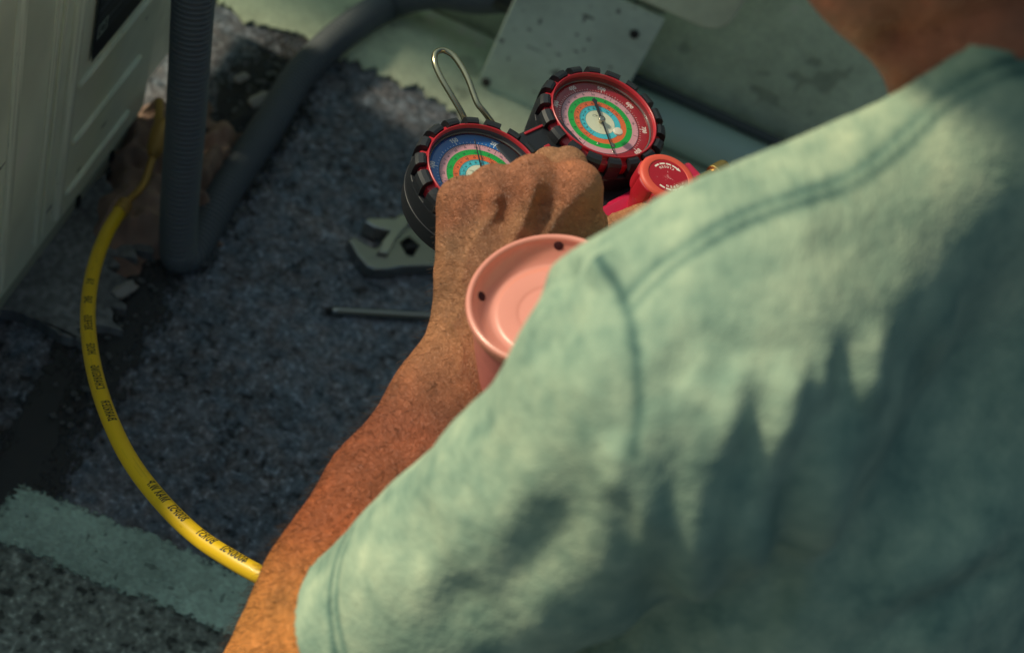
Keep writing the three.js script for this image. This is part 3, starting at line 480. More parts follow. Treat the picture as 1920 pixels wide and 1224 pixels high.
    if (red) {
      const face = canvasTex(512, 512, (c, w) => {
        c.fillStyle = '#a30a1e'; c.fillRect(0, 0, w, w); c.translate(256, 256); const col = '#e3ddd2';
        const arc = (a0, a1, r, lw) => { c.strokeStyle = col; c.lineWidth = lw; c.beginPath(); c.arc(0, 0, r, a0, a1); c.stroke(); };
        const rad = d => d * Math.PI / 180, head = (d, r, dir) => { c.save(); c.rotate(rad(d)); c.fillStyle = col; c.beginPath(); c.moveTo(r - 24, 0); c.lineTo(r + 24, 0); c.lineTo(r + 2, dir * 54); c.closePath(); c.fill(); c.restore(); };
        for (const [a, b] of [[-144, -124], [-120, -99], [-95, -76], [-72, -50]]) arc(rad(a), rad(b), 196, 23); head(-51, 196, 1);
        for (const [a, b] of [[128, 108], [104, 84], [80, 62], [58, 40]]) arc(rad(b), rad(a), 196, 23); head(41, 196, -1);
        const bent = (s, mid, r, step, px) => [...s].forEach((ch, i) => { const d = mid + (i - (s.length - 1) / 2) * step; c.save(); c.rotate(rad(d)); c.translate(0, -r); c.rotate(Math.PI); c.fillStyle = col; c.font = `bold ${px}px sans-serif`; c.textAlign = 'center'; c.textBaseline = 'middle'; c.fillText(ch, 0, 0); c.restore(); });
        bent('CLOSED', -6, 148, -13.2, 44);
        const s = 'OPEN'; [...s].forEach((ch, i) => { const d = 180 - 16 + (i - 1.5) * 17 * 1; c.save(); c.rotate(rad(d)); c.translate(0, -150); c.fillStyle = col; c.font = 'bold 46px sans-serif'; c.textAlign = 'center'; c.textBaseline = 'middle'; c.fillText(ch, 0, 0); c.restore(); });
        const R = rng(77); for (let i = 0; i < 34; i++) { c.fillStyle = `rgba(232,190,180,${0.25 + R() * 0.5})`; const a = R() * 7, r = R() * R() * 150; c.fillRect(Math.cos(a) * r - 10, Math.sin(a) * r + 8, 3 + R() * 13, 3 + R() * 8); }
        for (const [x, y, u, v] of [[-20, -22, 22, 10], [8, 18, 26, 9], [168, 40, 6, 34], [176, 34, 14, 6], [-6, -86, 7, 26]]) { c.fillStyle = 'rgba(236,205,196,0.75)'; c.fillRect(x, y, u, v); }
      });
      const f = new THREE.CircleGeometry(0.0136, 64).rotateX(-Math.PI / 2).rotateY(15.5 * Math.PI / 180);
      part('knob_face', f, mat(new THREE.Color(1, 1, 1), 0.4, { map: face, clearcoat: 0.3 }), k).position.y = 0.0004;
    } else part('knob_face', new THREE.CircleGeometry(0.0136, 64).rotateX(-Math.PI / 2), mat(lin(0.02, 0.08, 0.3), 0.4), k).position.y = 0.0004;
  }
  knob(-0.016, 0.0662, M.red, M.redWorn, true);
  knob(-0.1225, 0.0662, mat(lin(0.02, 0.09, 0.36), 0.4), mat(lin(0.03, 0.12, 0.4), 0.5), false);
  const knurl = (r, l) => tubeAlong(new THREE.LineCurve3(V(0, 0, 0), V(0, 0, l)), (u, s, a) => r * (0.93 + 0.05 * Math.cos(a * 22 + s * 3000) * Math.cos(a * 22 - s * 3000)) * (u < 0.1 || u > 0.92 ? 0.93 : 1), 30, 132);
  const fit = (s, q, y, r, l) => part('brass_fitting', [orient(knurl(r, l), along(s, q, y)), orient(cyl(r * 0.6, r * 0.6, 0.02, 20).rotateX(Math.PI / 2), along(s - 0.006, q, y))], M.brass, t);
  fit(0.050, 0.066, 0.386, 0.0060, 0.013); fit(-0.176, 0.066, 0.372, 0.0060, 0.012);
  for (const s of [-0.02, -0.07, -0.12]) part('hose_port', (() => { const g = cyl(0.0055, 0.0065, 0.028, 6).rotateZ(Math.PI / 2).rotateY(Math.atan2(-Pp.z, Pp.x)); const p = along(s, 0.087, 0.366); return g.translate(p.x, p.y, p.z); })(), M.brass, t);
  const sg = part('sight_glass_ring', lathe([[0.0072, 0.0], [0.0078, 0.0022], [0.0108, 0.0022], [0.0116, 0.0012], [0.0116, -0.002]], 48), M.brass, t); sg.position.copy(along(-0.056, 0.0625, 0.3852));
  part('sight_glass', lathe([[0, 0.0009], [0.0060, 0.0006], [0.0074, 0]], 32), mat(lin(0.02, 0.02, 0.02), 0.1), sg);
  // hanging hook of bent wire
  const hp = [[880, 250, 0.366], [868, 216, 0.374], [846, 178, 0.380], [824, 140, 0.384], [815, 116, 0.386], [817, 99, 0.387], [830, 94, 0.387], [846, 101, 0.387], [862, 120, 0.386], [877, 147, 0.384], [888, 176, 0.381], [896, 195, 0.379], [908, 210, 0.377], [930, 240, 0.371], [950, 268, 0.362]].map(([x, y, Y]) => loc(onY(x, y, Y)));
  part('hanging_hook', tubeAlong(spline(hp), () => 0.0020, 160, 16), mat(lin(0.55, 0.48, 0.30), 0.2, { metalness: 1 }), t);
}
/* pink refrigerant can */
{
  const d = 0.722, R = 158.5 * d / FPX, n = F.clone().multiplyScalar(-Math.cos(0.655)).addScaledVector(CU.clone().multiplyScalar(0.99).addScaledVector(CR, -0.13), Math.sin(0.655)).normalize();
  const top = at(1030, 561, d), t = thing('refrigerant_can', 'salmon pink can with recessed end and small holes in front of the forearm', 'can', top);
  t.quaternion.setFromUnitVectors(V(0, 1, 0), n);
  const pink = mat(lin(0.74, 0.285, 0.215), 0.32, { clearcoat: 0.5, clearcoatRoughness: 0.18 }), k = R;
  part('can_body', lathe([[k * 0.955, -0.006], [k * 0.965, -0.020], [k * 0.95, -0.027], [k * 0.975, -0.034], [k * 0.98, -0.15], [k * 0.94, -0.17], [k * 0.6, -0.185], [k * 0.4, -0.20], [0, -0.20]], 96), mat(lin(0.62, 0.18, 0.17), 0.34, { clearcoat: 0.4, clearcoatRoughness: 0.2 }), t);
  const PR = [[0, -0.0108], [k * 0.36, -0.0108], [k * 0.40, -0.0105], [k * 0.43, -0.0098], [k * 0.61, -0.0094], [k * 0.65, -0.0098], [k * 0.70, -0.0104], [k * 0.745, -0.0097], [k * 0.80, -0.0078], [k * 0.86, -0.0050], [k * 0.905, -0.0018]];
  const yAt = r => { for (let i = 1; i < PR.length; i++) if (r <= PR[i][0]) return lerp(PR[i - 1][1], PR[i][1], (r - PR[i - 1][0]) / (PR[i][0] - PR[i - 1][0])); return 0; };
  const rim = []; for (let i = 0; i <= 10; i++) { const a = Math.PI * (i / 10); rim.push([k * 0.955 + Math.cos(a) * k * 0.045, Math.sin(a) * 0.0022]); }
  part('can_end', lathe([...PR, ...rim.reverse(), [k * 0.998, -0.003], [k * 0.985, -0.0060], [k * 0.955, -0.0065]], 128), pink, t);
  const inv = t.quaternion.clone().invert();
  for (const [px, py] of [[1047.6, 460.6], [903, 555.6], [1150, 520], [1010, 668]]) {
    const v = dirAt(px, py); let q = null, yy = -0.008; for (let i = 0; i < 12; i++) { const o = camera.position.clone().addScaledVector(n, -yy), s = top.clone().sub(o).dot(n) / v.dot(n); q = camera.position.clone().addScaledVector(v, s).sub(top).applyQuaternion(inv); yy = lerp(yy, yAt(Math.hypot(q.x, q.z)), 0.5); }
    const g = lathe([[0, 0.0006], [0.0022, 0.0006], [0.0026, 0.0002], [0.0027, -0.002]], 28), rq = Math.hypot(q.x, q.z), sl = (yAt(rq + 0.001) - yAt(rq - 0.001)) / 0.002, up = V(-q.x, 0, -q.z).normalize().multiplyScalar(sl).add(V(0, 1, 0)).normalize();
    g.applyQuaternion(new THREE.Quaternion().setFromUnitVectors(V(0, 1, 0), up));
    const h = part('hole', g, mat(lin(0.05, 0.008, 0.012), 0.9), t); h.position.set(q.x, yAt(Math.hypot(q.x, q.z)), q.z);
  }
}
/* ------------------------------------------------ the man, seen over his left shoulder */
{
  const SL = at(1285, 765, 0.585), EL = at(590, 1302, 0.74), N = at(1925, 170, 0.60), HD = at(1995, -455, 0.515);
  const Fm = V(-0.88, 0, -0.47).normalize(), Rm = V(0.47, 0, -0.88).normalize(), Up = V(0, 1, 0);
  const Sd = V(0, -Math.cos(0.38), 0).addScaledVector(Fm, -Math.sin(0.38));
  const off = (p, r = 0, f = 0, s = 0) => p.clone().addScaledVector(Rm, r).addScaledVector(Fm, f).addScaledVector(Sd, s);
  const hip = off(N, 0, -0.01, 0.47), SR = off(N, 0.18, 0.0, 0.055), foot = off(hip, 0, 0.0, 0).setY(0);
  const person = thing('person', 'person in faded light blue short sleeved shirt kneeling, left fist on the gauges', 'person', foot);
  const rel = g => g.translate(-foot.x, -foot.y, -foot.z);
  const tmp = V();

  /* ---- left arm and fist */
  const W = at(915, 572, 0.803);
  const faP = [[918, 590, 0.803, 0.0262], [834, 768, 0.790, 0.0290], [752, 946, 0.772, 0.0410], [671, 1124, 0.755, 0.0490], [590, 1302, 0.740, 0.0450]];
  const fa = []; for (let i = 0; i < faP.length - 1; i++) { const [a, b, c, r] = faP[i], [a2, b2, c2, r2] = faP[i + 1]; fa.push(cap(at(a, b, c), at(a2, b2, c2), r, r2)); }
  const wristR = cap(at(955, 600, 0.806), at(962, 500, 0.800), 0.022, 0.020);
  const upper = cap(EL, SL, 0.0445, 0.046);
  const armD = (x, y, z) => { let d = fa[0](x, y, z); for (let i = 1; i < 4; i++) d = smin(d, fa[i](x, y, z), 0.02); d = smin(d, wristR(x, y, z), 0.02); return smin(d, upper(x, y, z), 0.03); };
  const A = (x, y, d) => at(x, y, d);
  const mcp = [[862, 374, 0.790, 0.0112], [925, 352, 0.783, 0.0118], [999, 335, 0.779, 0.0122], [1083, 350, 0.783, 0.0122]].map(([x, y, d, r]) => [A(x, y, d), r]);
  const car = [[872, 505, 0.797], [905, 492, 0.793], [938, 486, 0.792], [968, 490, 0.794]].map(q => A(...q));
  const H = [];
  mcp.forEach(([m, r], i) => H.push([cap(car[i], m, 0.0138, r), 0.0125]));
  H.push([cap(A(915, 575, 0.803), A(920, 490, 0.797), 0.0248, 0.0205), 0.022]);
  H.push([cap(A(872, 500, 0.803), A(859, 395, 0.799), 0.0118, 0.0112), 0.010]);                                 // heel of the hand
  H.push([cap(A(985, 500, 0.804), A(1078, 445, 0.800), 0.0175, 0.0150), 0.016]);                                 // ball of the thumb
  H.push([cap(A(1078, 445, 0.800), A(1084, 372, 0.794), 0.0135, 0.0120), 0.014]);
  H.push([cap(A(940, 470, 0.806), A(1030, 400, 0.802), 0.016, 0.016), 0.016]);                                   // palm
  // knuckle caps, tendons, veins
  mcp.forEach(([m, r], i) => H.push([ball(m.clone().addScaledVector(F, -0.0036).addScaledVector(CU, 0.0008), r * 0.88), 0.007]));
  const tnd = (a, b, r, k = 0.007) => H.push([cap(A(...a), A(...b), r, r * 1.15), k]);
  H.push([cap(A(985, 470, 0.7925), A(1042, 372, 0.7870), 0.0135, 0.0115), 0.016]);
  tnd([866, 392, 0.7780], [886, 480, 0.7812], 0.0020); tnd([925, 372, 0.7692], [912, 470, 0.7768], 0.0027); tnd([996, 350, 0.7652], [978, 425, 0.7712], 0.0032); tnd([978, 425, 0.7720], [945, 480, 0.7770], 0.0018); tnd([1076, 366, 0.7705], [1030, 440, 0.7760], 0.0026);
  for (const v of [[[900, 352, 0.776], [888, 420, 0.7795], [878, 470, 0.7835]], [[958, 345, 0.7725], [952, 400, 0.7740], [925, 450, 0.7775], [900, 520, 0.7815]], [[1040, 352, 0.7735], [1034, 398, 0.7740], [1000, 455, 0.7790]]]) for (let i = 0; i < v.length - 1; i++) tnd(v[i], v[i + 1], 0.0012, 0.004);
  // fingers: each its own chain
  const fw = mcp[2][0].clone().sub(W).normalize(), fing = [];
  const chain = (pts, rs) => { let f = []; for (let i = 0; i < pts.length - 1; i++) f.push(cap(pts[i], pts[i + 1], rs[i], rs[i + 1])); return blend(0.006, ...f); };
  [[0, 0.034, 0.0098], [1, 0.038, 0.0105], [2, 0.040, 0.0108]].forEach(([i, l, r]) => {
    const m = mcp[i][0], p = m.clone().addScaledVector(F, l * 0.95).addScaledVector(CR, l * 0.10), q = p.clone().addScaledVector(F, 0.012).addScaledVector(fw, -0.020), e = q.clone().addScaledVector(F, 0.001).addScaledVector(fw, -0.017);
    fing.push(chain([m, p, q, e], [r * 1.08, r, r * 0.92, r * 0.8]));
  });
  const ip = A(1064, 312, 0.812);
  fing.push(chain([mcp[3][0], ip, A(1030, 311, 0.828), A(1010, 330, 0.845)], [0.0116, 0.0104, 0.0098, 0.0085]));
  fing.push(chain([A(1078, 445, 0.803), A(1100, 420, 0.822), A(1088, 392, 0.838)], [0.0130, 0.0112, 0.0090]));   // thumb
  const handD = (x, y, z) => { let d = H[0][0](x, y, z); for (let i = 1; i < H.length; i++) d = smin(d, H[i][0](x, y, z), H[i][1]); for (const f of fing) d = smin(d, f(x, y, z), 0.0045); return d; };
  const hc = A(970, 420, 0.795);
  const leftArm = (x, y, z) => { const d = armD(x, y, z); if (Math.hypot(x - hc.x, y - hc.y, z - hc.z) > 0.16) return d; return smin(d, handD(x, y, z), 0.02); };
  /* ---- right arm and hand */
  const ER = off(SR, 0.06, 0.12, 0.26), WR = A(1330, 520, 0.90), RA = [cap(SR, ER, 0.055, 0.045), cap(ER, WR, 0.045, 0.029)];
  const RH = [cap(WR, A(1240, 460, 0.885), 0.028, 0.024), cap(A(1250, 480, 0.89), A(1190, 470, 0.893), 0.022, 0.014)];
  const rf = [chain([A(1250, 432, 0.862), A(1205, 418, 0.8655), A(1158, 426, 0.8690)], [0.0135, 0.0108, 0.0092])];
  for (let i = 0; i < 4; i++) rf.push(chain([A(1200 + i * 16, 480 - i * 14, 0.895), A(1165 + i * 20, 455 - i * 12, 0.925), A(1185 + i * 20, 425 - i * 10, 0.935), A(1205 + i * 20, 425 - i * 10, 0.925)], [0.0105, 0.010, 0.0092, 0.008]));
  const rightArm = (x, y, z) => { let d = smin(RA[0](x, y, z), RA[1](x, y, z), 0.03); d = smin(d, smin(RH[0](x, y, z), RH[1](x, y, z), 0.02), 0.02); for (const f of rf) d = smin(d, f(x, y, z), 0.006); return d; };
  /* ---- neck and head */
  const ax = HD.clone().sub(N).normalize(), face = Fm.clone().multiplyScalar(0.8).addScaledVector(Up, -0.45).addScaledVector(Rm, -0.35).normalize();
  const side = face.clone().cross(ax).normalize(), hy = side.clone().cross(face).normalize();
  const hp = (r, u, f) => HD.clone().addScaledVector(side, r).addScaledVector(hy, u).addScaledVector(face, f);
  const headParts = [[cap(hp(0, 0.02, -0.012), hp(0, 0.035, 0.02), 0.086, 0.080), 0], [cap(hp(0, -0.05, 0.015), hp(0, -0.075, 0.055), 0.062, 0.040), 0.04], [cap(N, HD, 0.056, 0.058), 0.035], [cap(hp(-0.03, -0.02, 0.055), hp(0.03, -0.02, 0.055), 0.042, 0.042), 0.03],
    [cap(hp(0, 0.01, 0.094), hp(0, -0.026, 0.112), 0.008, 0.013), 0.014], [cap(hp(-0.018, -0.055, 0.088), hp(0.018, -0.055, 0.088), 0.008, 0.008), 0.008], [cap(hp(-0.042, 0.022, 0.086), hp(0.042, 0.022, 0.086), 0.010, 0.010), 0.012],
    [cap(hp(-0.080, 0.015, -0.005), hp(-0.082, -0.03, 0.005), 0.013, 0.009), 0.006], [cap(hp(0.080, 0.015, -0.005), hp(0.082, -0.03, 0.005), 0.013, 0.009), 0.006]];
  const crease = [[[1640, 100], [1720, 78], [1800, 46], [1930, -8]], [[1652, 84], [1680, 40], [1730, -20]]];
  const headD = (x, y, z) => { let d = headParts[0][0](x, y, z); for (let i = 1; i < headParts.length; i++) d = smin(d, headParts[i][0](x, y, z), headParts[i][1]); return d; };
  const torsoIn = blend(0.05, cap(off(N, 0, 0, 0.06), off(N, 0, 0.01, 0.20), 0.04, 0.06), cap(off(N, -0.06, 0.02, 0.24), off(N, -0.06, 0.02, 0.45), 0.07, 0.08), cap(off(N, 0.06, 0.02, 0.22), off(N, 0.06, 0.02, 0.45), 0.07, 0.08));
  const bb = (pts, m) => { const b = new THREE.Box3().setFromPoints(pts); b.expandByScalar(m); return b; };
  const mesh = (f, pts, m, cell) => { const b = bb(pts, m); return surfaceNet(f, b.min, b.max, cell); };
  const gHand = mesh(leftArm, [SL, EL, W, hc, mcp[0][0], mcp[3][0], A(1088, 392, 0.85)], 0.065, 0.0016);
  const gRight = mesh(rightArm, [SR, ER, WR, A(1150, 400, 0.93), A(1250, 400, 0.86)], 0.06, 0.0032);
  const gHead = mesh(headD, [N, HD], 0.13, 0.0036);
  const gTorso = mesh(torsoIn, [N, hip], 0.2, 0.008);
  /* skin: fine relief, then colour per vertex */
  const axisY = CU, axisX = CR;
  function skin(g, kind) {
    const p = g.attributes.position, n = g.attributes.normal, col = new Float32Array(p.count * 3), uv = new Float32Array(p.count * 2);
    for (let i = 0; i < p.count; i++) {
      tmp.set(p.getX(i), p.getY(i), p.getZ(i));
      const a = fbm3(tmp, 60, 3), b = fbm3(tmp, 210, 3), c = noise3(tmp.x * 900, tmp.y * 900, tmp.z * 900);
      let r = 0.50, gg = 0.262, bl = 0.140;
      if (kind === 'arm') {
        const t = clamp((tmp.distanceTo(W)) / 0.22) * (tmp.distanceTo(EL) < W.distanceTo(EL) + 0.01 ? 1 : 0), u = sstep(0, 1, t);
        const mid = sstep(0.1, 0.45, t) * sstep(1.0, 0.72, t); r = lerp(0.445, 0.76, u) * (1 - 0.40 * mid); gg = lerp(0.205, 0.29, u) * (1 - 0.58 * mid); bl = lerp(0.100, 0.072, u) * (1 - 0.46 * mid);  // tan, plus mid-forearm shade and a sunlit elbow painted into the skin colour
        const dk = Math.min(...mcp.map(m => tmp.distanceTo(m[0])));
        const kn = Math.exp(-Math.pow((dk - 0.017) / 0.006, 2)) * 0.20; gg *= 1 - kn; bl *= 1 - kn;  // redder skin, with the shade between knuckles put into the colour
      } else if (kind === 'head') { r = 0.46; gg = 0.15; bl = 0.085; }
      const pale = kind === 'arm' ? 0.16 * Math.exp(-Math.pow(Math.min(...mcp.map(m => tmp.distanceTo(m[0]))) / 0.0135, 4)) : 0;  // highlight on the knuckle tops painted into the colour
      const k = 0.94 + pale + a * 0.30 + b * 0.22 + c * 0.06, red = 1 + a * 0.10;
      col.set([clamp(r * k * red), clamp(gg * k), clamp(bl * k / red)], i * 3);
      uv[2 * i] = tmp.dot(axisX) * 22; uv[2 * i + 1] = tmp.dot(axisY) * 22;
      const d = b * 0.00035 + c * 0.00010 + (kind === 'arm' ? a * 0.0006 : 0);
      p.setXYZ(i, tmp.x + n.getX(i) * d, tmp.y + n.getY(i) * d, tmp.z + n.getZ(i) * d);
    }
    g.setAttribute('color', new THREE.BufferAttribute(col, 3)); g.setAttribute('uv', new THREE.BufferAttribute(uv, 2)); g.computeVertexNormals(); return g;
  }
  { // creases across the back of the neck
    const lines = crease.map(l => l.map(([x, y]) => march(headD, x, y)).filter(Boolean)), p = gHead.attributes.position, n = gHead.attributes.normal;
    const segD = (q, L) => { let m = 1; for (let i = 0; i < L.length - 1; i++) { const ab = L[i + 1].clone().sub(L[i]), t = clamp(q.clone().sub(L[i]).dot(ab) / ab.lengthSq()); m = Math.min(m, L[i].clone().addScaledVector(ab, t).distanceTo(q)); } return m; };
    for (let i = 0; i < p.count; i++) { tmp.fromBufferAttribute(p, i); let d = 0; for (const L of lines) if (L.length > 1) d -= 0.0055 * Math.exp(-Math.pow(segD(tmp, L) / 0.0060, 2)); if (d < -1e-5) p.setXYZ(i, tmp.x + n.getX(i) * d, tmp.y + n.getY(i) * d, tmp.z + n.getZ(i) * d); }
  }
  { // veins and wrist creases
    const vl = [[[868, 520], [880, 470], [905, 430], [932, 395]], [[905, 430], [890, 395], [886, 372]], [[955, 505], [963, 450], [988, 400], [1000, 365]], [[1010, 480], [1030, 430], [1052, 390]], [[850, 610], [872, 560], [868, 520]], [[860, 700], [866, 640], [850, 610]]].map(l => [l, 0.0011, 0.0022]);
    const cr = [[[826, 545], [870, 556], [930, 552], [985, 535]], [[824, 560], [875, 572], [940, 566]], [[846, 352], [862, 346], [880, 354]], [[905, 330], [925, 323], [945, 331]], [[980, 312], [999, 305], [1018, 313]], [[1066, 326], [1085, 320], [1104, 331]], [[1030, 300], [1048, 294], [1066, 299]], [[1036, 308], [1050, 303], [1068, 308]]].map(l => [l, -0.0009, 0.0013]);
    const L = [...vl, ...cr].map(([l, a, w]) => [l.map(([x, y]) => march(leftArm, x, y)).filter(Boolean), a, w]).filter(l => l[0].length > 1).map(([l, a, w]) => [spline(l).getSpacedPoints(24), a, w]);
    const p = gHand.attributes.position, n = gHand.attributes.normal, hs = hc.clone();
    for (let i = 0; i < p.count; i++) {
      tmp.fromBufferAttribute(p, i); if (tmp.distanceTo(hs) > 0.13) continue; let d = 0;
      for (const [l, a, w] of L) { let m = 1; for (const q of l) m = Math.min(m, q.distanceToSquared(tmp)); d += a * Math.exp(-m / (w * w)); }
      p.setXYZ(i, tmp.x + n.getX(i) * d, tmp.y + n.getY(i) * d, tmp.z + n.getZ(i) * d);
    }
  }
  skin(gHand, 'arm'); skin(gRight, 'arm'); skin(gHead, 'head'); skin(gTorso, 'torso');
  const skinBump = tex(1024, (u, v, o) => { // fine crossing skin lines and pores
    const w = tnoise(u * 24, v * 24, 24, 201) - 0.5, q = tnoise(u * 24, v * 24, 24, 202) - 0.5;
    const l1 = Math.abs(Math.sin((u * 24 + v * 9 + w * 3.0) * Math.PI)), l2 = Math.abs(Math.sin((u * -10 + v * 27 + q * 3.0) * Math.PI)), f = tnoise(u * 256, v * 256, 256, 203), c = tnoise(u * 110, v * 110, 110, 204);
    const k = Math.min(1, l1 * 2.2) * 0.3 + Math.min(1, l2 * 2.2) * 0.3 + f * 0.2 + c * 0.2; o[0] = o[1] = o[2] = k;
  }, false);
  M.skin = new THREE.MeshPhysicalMaterial({ vertexColors: true, roughness: 0.40, bumpMap: skinBump, bumpScale: 0.0014, sheen: 0.1, sheenRoughness: 0.5 });
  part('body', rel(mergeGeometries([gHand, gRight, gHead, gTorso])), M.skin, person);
  { // hair on the forearm and the back of the hand
    const R = rng(1234), p = gHand.attributes.position, n = gHand.attributes.normal, P = [], I = [];
    const along = EL.clone().sub(W).normalize(), q = V(), nn = V(), d = V(), s1 = V(), s2 = V();
    const foot0 = foot;
    for (let k = 0; k < 13000; k++) {
      const i = Math.floor(R() * p.count); q.fromBufferAttribute(p, i); nn.fromBufferAttribute(n, i);
      const t = q.clone().sub(W).dot(along) / W.distanceTo(EL);
      if (t < -0.34 || t > 1.1) continue;
      const sidew = nn.dot(CR) < 0.1 ? 1 : 0.35, dens = t < 0 ? 0.30 : 0.35 + 0.65 * sstep(0.1, 0.5, t); if (R() > dens * sidew) continue;
      const L = (t < 0 ? 0.005 : 0.0085) * (0.6 + R() * 0.9);
      d.copy(nn).multiplyScalar(0.42 + 0.35 * R()).addScaledVector(along, t < 0 ? -0.2 + 0.5 * R() : 0.75 * (R() - 0.1)).addScaledVector(CR, -0.25 * R()).addScaledVector(CU, 0.15 * (R() - 0.4)).normalize();
      s1.crossVectors(d, nn).normalize(); s2.crossVectors(d, s1); const r = t < 0 ? 0.00014 : 0.00011, b = P.length / 3;
      for (const [h, w] of [[0, 1], [0.55, 0.75], [1, 0.12]]) { const bend = h * h * L * 0.35; for (let a = 0; a < 3; a++) { const c = Math.cos(a * 2.1) * r * w, s = Math.sin(a * 2.1) * r * w; P.push(q.x + d.x * h * L + s1.x * c + s2.x * s - nn.x * bend, q.y + d.y * h * L + s1.y * c + s2.y * s - nn.y * bend, q.z + d.z * h * L + s1.z * c + s2.z * s - nn.z * bend); } }
      for (let l = 0; l < 2; l++) for (let a = 0; a < 3; a++) { const u = b + l * 3 + a, v = b + l * 3 + (a + 1) % 3; I.push(u, v, u + 3, v, v + 3, u + 3); }
    }
    const g = new THREE.BufferGeometry(); g.setAttribute('position', new THREE.Float32BufferAttribute(P, 3)); g.setIndex(I); g.computeVertexNormals();
    const h = part('arm_hair', rel(g), mat(lin(0.035, 0.018, 0.010), 0.6), person); h.userData.kind = 'stuff';
  }
  { // short dark hair on the head
    const f = (x, y, z) => { const d = headD(x, y, z) - 0.006, q = tmp.set(x, y, z).sub(HD), u = q.dot(hy), fr = q.dot(face); return Math.max(d, 0.045 - (u + Math.max(0, -fr) * 0.55 - Math.max(0, fr) * 0.25)); };
    const b = new THREE.Box3(HD.clone().subScalar(0.14), HD.clone().addScalar(0.14)); part('hair', rel(surfaceNet(f, b.min, b.max, 0.005)), mat(lin(0.02, 0.016, 0.013), 0.7), person);
    for (const s of [-1, 1]) { const e = part('eye', new THREE.SphereGeometry(0.0115, 20, 14).translate(...hp(s * 0.031, -0.002, 0.087).sub(foot).toArray()), mat(lin(0.7, 0.68, 0.64), 0.2), person); part('iris', new THREE.SphereGeometry(0.0055, 16, 12).translate(...hp(s * 0.031, -0.002, 0.0935).sub(foot).toArray()), mat(lin(0.03, 0.018, 0.01), 0.15), e); }
  }
  /* ---- shirt */
  const tr = [[1285, 765, 0.585, 0.0690], [1425, 600, 0.585, 0.0625], [1590, 455, 0.590, 0.0430], [1760, 312, 0.595, 0.0400], [1925, 190, 0.600, 0.0440]].map(([x, y, d, r]) => [at(x, y, d), r]);
  const slv = [[0, 0.0700], [0.3, 0.0550], [0.5, 0.0495], [0.68, 0.0470], [0.82, 0.0500], [1.0, 0.0525]].map(([t, r]) => [SL.clone().lerp(EL, t), r]);
  const sh = []; for (let i = 0; i < 4; i++) sh.push([cap(tr[i][0], tr[i + 1][0], tr[i][1], tr[i + 1][1]), 0.03]);
  const slvF = []; for (let i = 0; i < 5; i++) slvF.push(cap(slv[i][0], slv[i + 1][0], slv[i][1], slv[i + 1][1]));
  const rboxD = (c, hx, hy, hz, r) => (x, y, z) => { const dx = x - c.x, dy = y - c.y, dz = z - c.z, a = Math.abs(dx * Rm.x + dy * Rm.y + dz * Rm.z) - hx + r, b = Math.abs(dx * Sd.x + dy * Sd.y + dz * Sd.z) - hy + r, e = Math.abs(dx * Fs.x + dy * Fs.y + dz * Fs.z) - hz + r; return Math.hypot(Math.max(a, 0), Math.max(b, 0), Math.max(e, 0)) + Math.min(0, Math.max(a, b, e)) - r; };
  const Fs = Rm.clone().cross(Sd).normalize();
  const ribs = [rboxD(off(N, 0.035, 0.030, 0.36), 0.205, 0.235, 0.115, 0.110), cap(off(N, -0.060, 0.015, 0.185), off(N, -0.080, 0.025, 0.32), 0.075, 0.098), cap(off(N, 0.075, 0.015, 0.17), off(N, 0.080, 0.035, 0.32), 0.080, 0.098), cap(off(N, 0, -0.01, 0.05), SR, 0.048, 0.072), cap(off(N, 0, 0.0, 0.13), off(N, 0, 0.01, 0.35), 0.070, 0.10), cap(SR, SR.clone().lerp(ER, 0.75), 0.070, 0.056)];
  const blade = cap(at(1480, 700, 0.60), at(1400, 960, 0.645), 0.055, 0.05);
  const armAx = EL.clone().sub(SL).normalize(), hemN = armAx.clone().addScaledVector(CU, 0.10).normalize(), hemP = SL.clone().lerp(EL, 0.775);
  const cav = cap(SL.clone().lerp(EL, 0.45), SL.clone().lerp(EL, 1.25), 0.0440, 0.0500);
  const colN = CR.clone().multiplyScalar(-0.40).addScaledVector(CU, 0.91).addScaledVector(F, 0.14).normalize(), colP = at(1790, 107, 0.545), colOut = cap(N, N.clone().addScaledVector(ax, 0.12), 0.0625, 0.0615), colIn = cap(N, N.clone().addScaledVector(ax, 0.2), 0.0575, 0.0585);
  const tip1 = cap(at(1230, 470, 0.596), at(1100, 449, 0.604), 0.016, 0.0050), tip2 = cap(at(1180, 570, 0.592), at(1082, 525, 0.610), 0.022, 0.0095);
  const shirtD = (x, y, z) => {
    let s = slvF[0](x, y, z); for (let i = 1; i < 5; i++) s = smin(s, slvF[i](x, y, z), 0.02);
    s = Math.max(s, (x - hemP.x) * hemN.x + (y - hemP.y) * hemN.y + (z - hemP.z) * hemN.z); s = Math.max(s, -cav(x, y, z));
    let d = sh[0][0](x, y, z); for (let i = 1; i < 4; i++) d = smin(d, sh[i][0](x, y, z), 0.03);
    let c = ribs[0](x, y, z); for (let i = 1; i < ribs.length; i++) c = smin(c, ribs[i](x, y, z), 0.05);
    d = smin(d, c, 0.035); d = smin(d, s, 0.022);
    d = smin(d, colOut(x, y, z), 0.018); d = smin(d, tip1(x, y, z), 0.016); d = smin(d, tip2(x, y, z), 0.022);
    d = Math.max(d, (x - colP.x) * colN.x + (y - colP.y) * colN.y + (z - colP.z) * colN.z);
    return Math.max(d, -colIn(x, y, z));
  };
  const b = bb([SL, EL, N, off(N, 0.3, 0.1, 0.1), off(N, -0.2, 0.1, 0.58), off(N, 0.2, -0.12, 0.58)], 0.09);
  const gs = surfaceNet(shirtD, b.min, b.max, 0.0021);
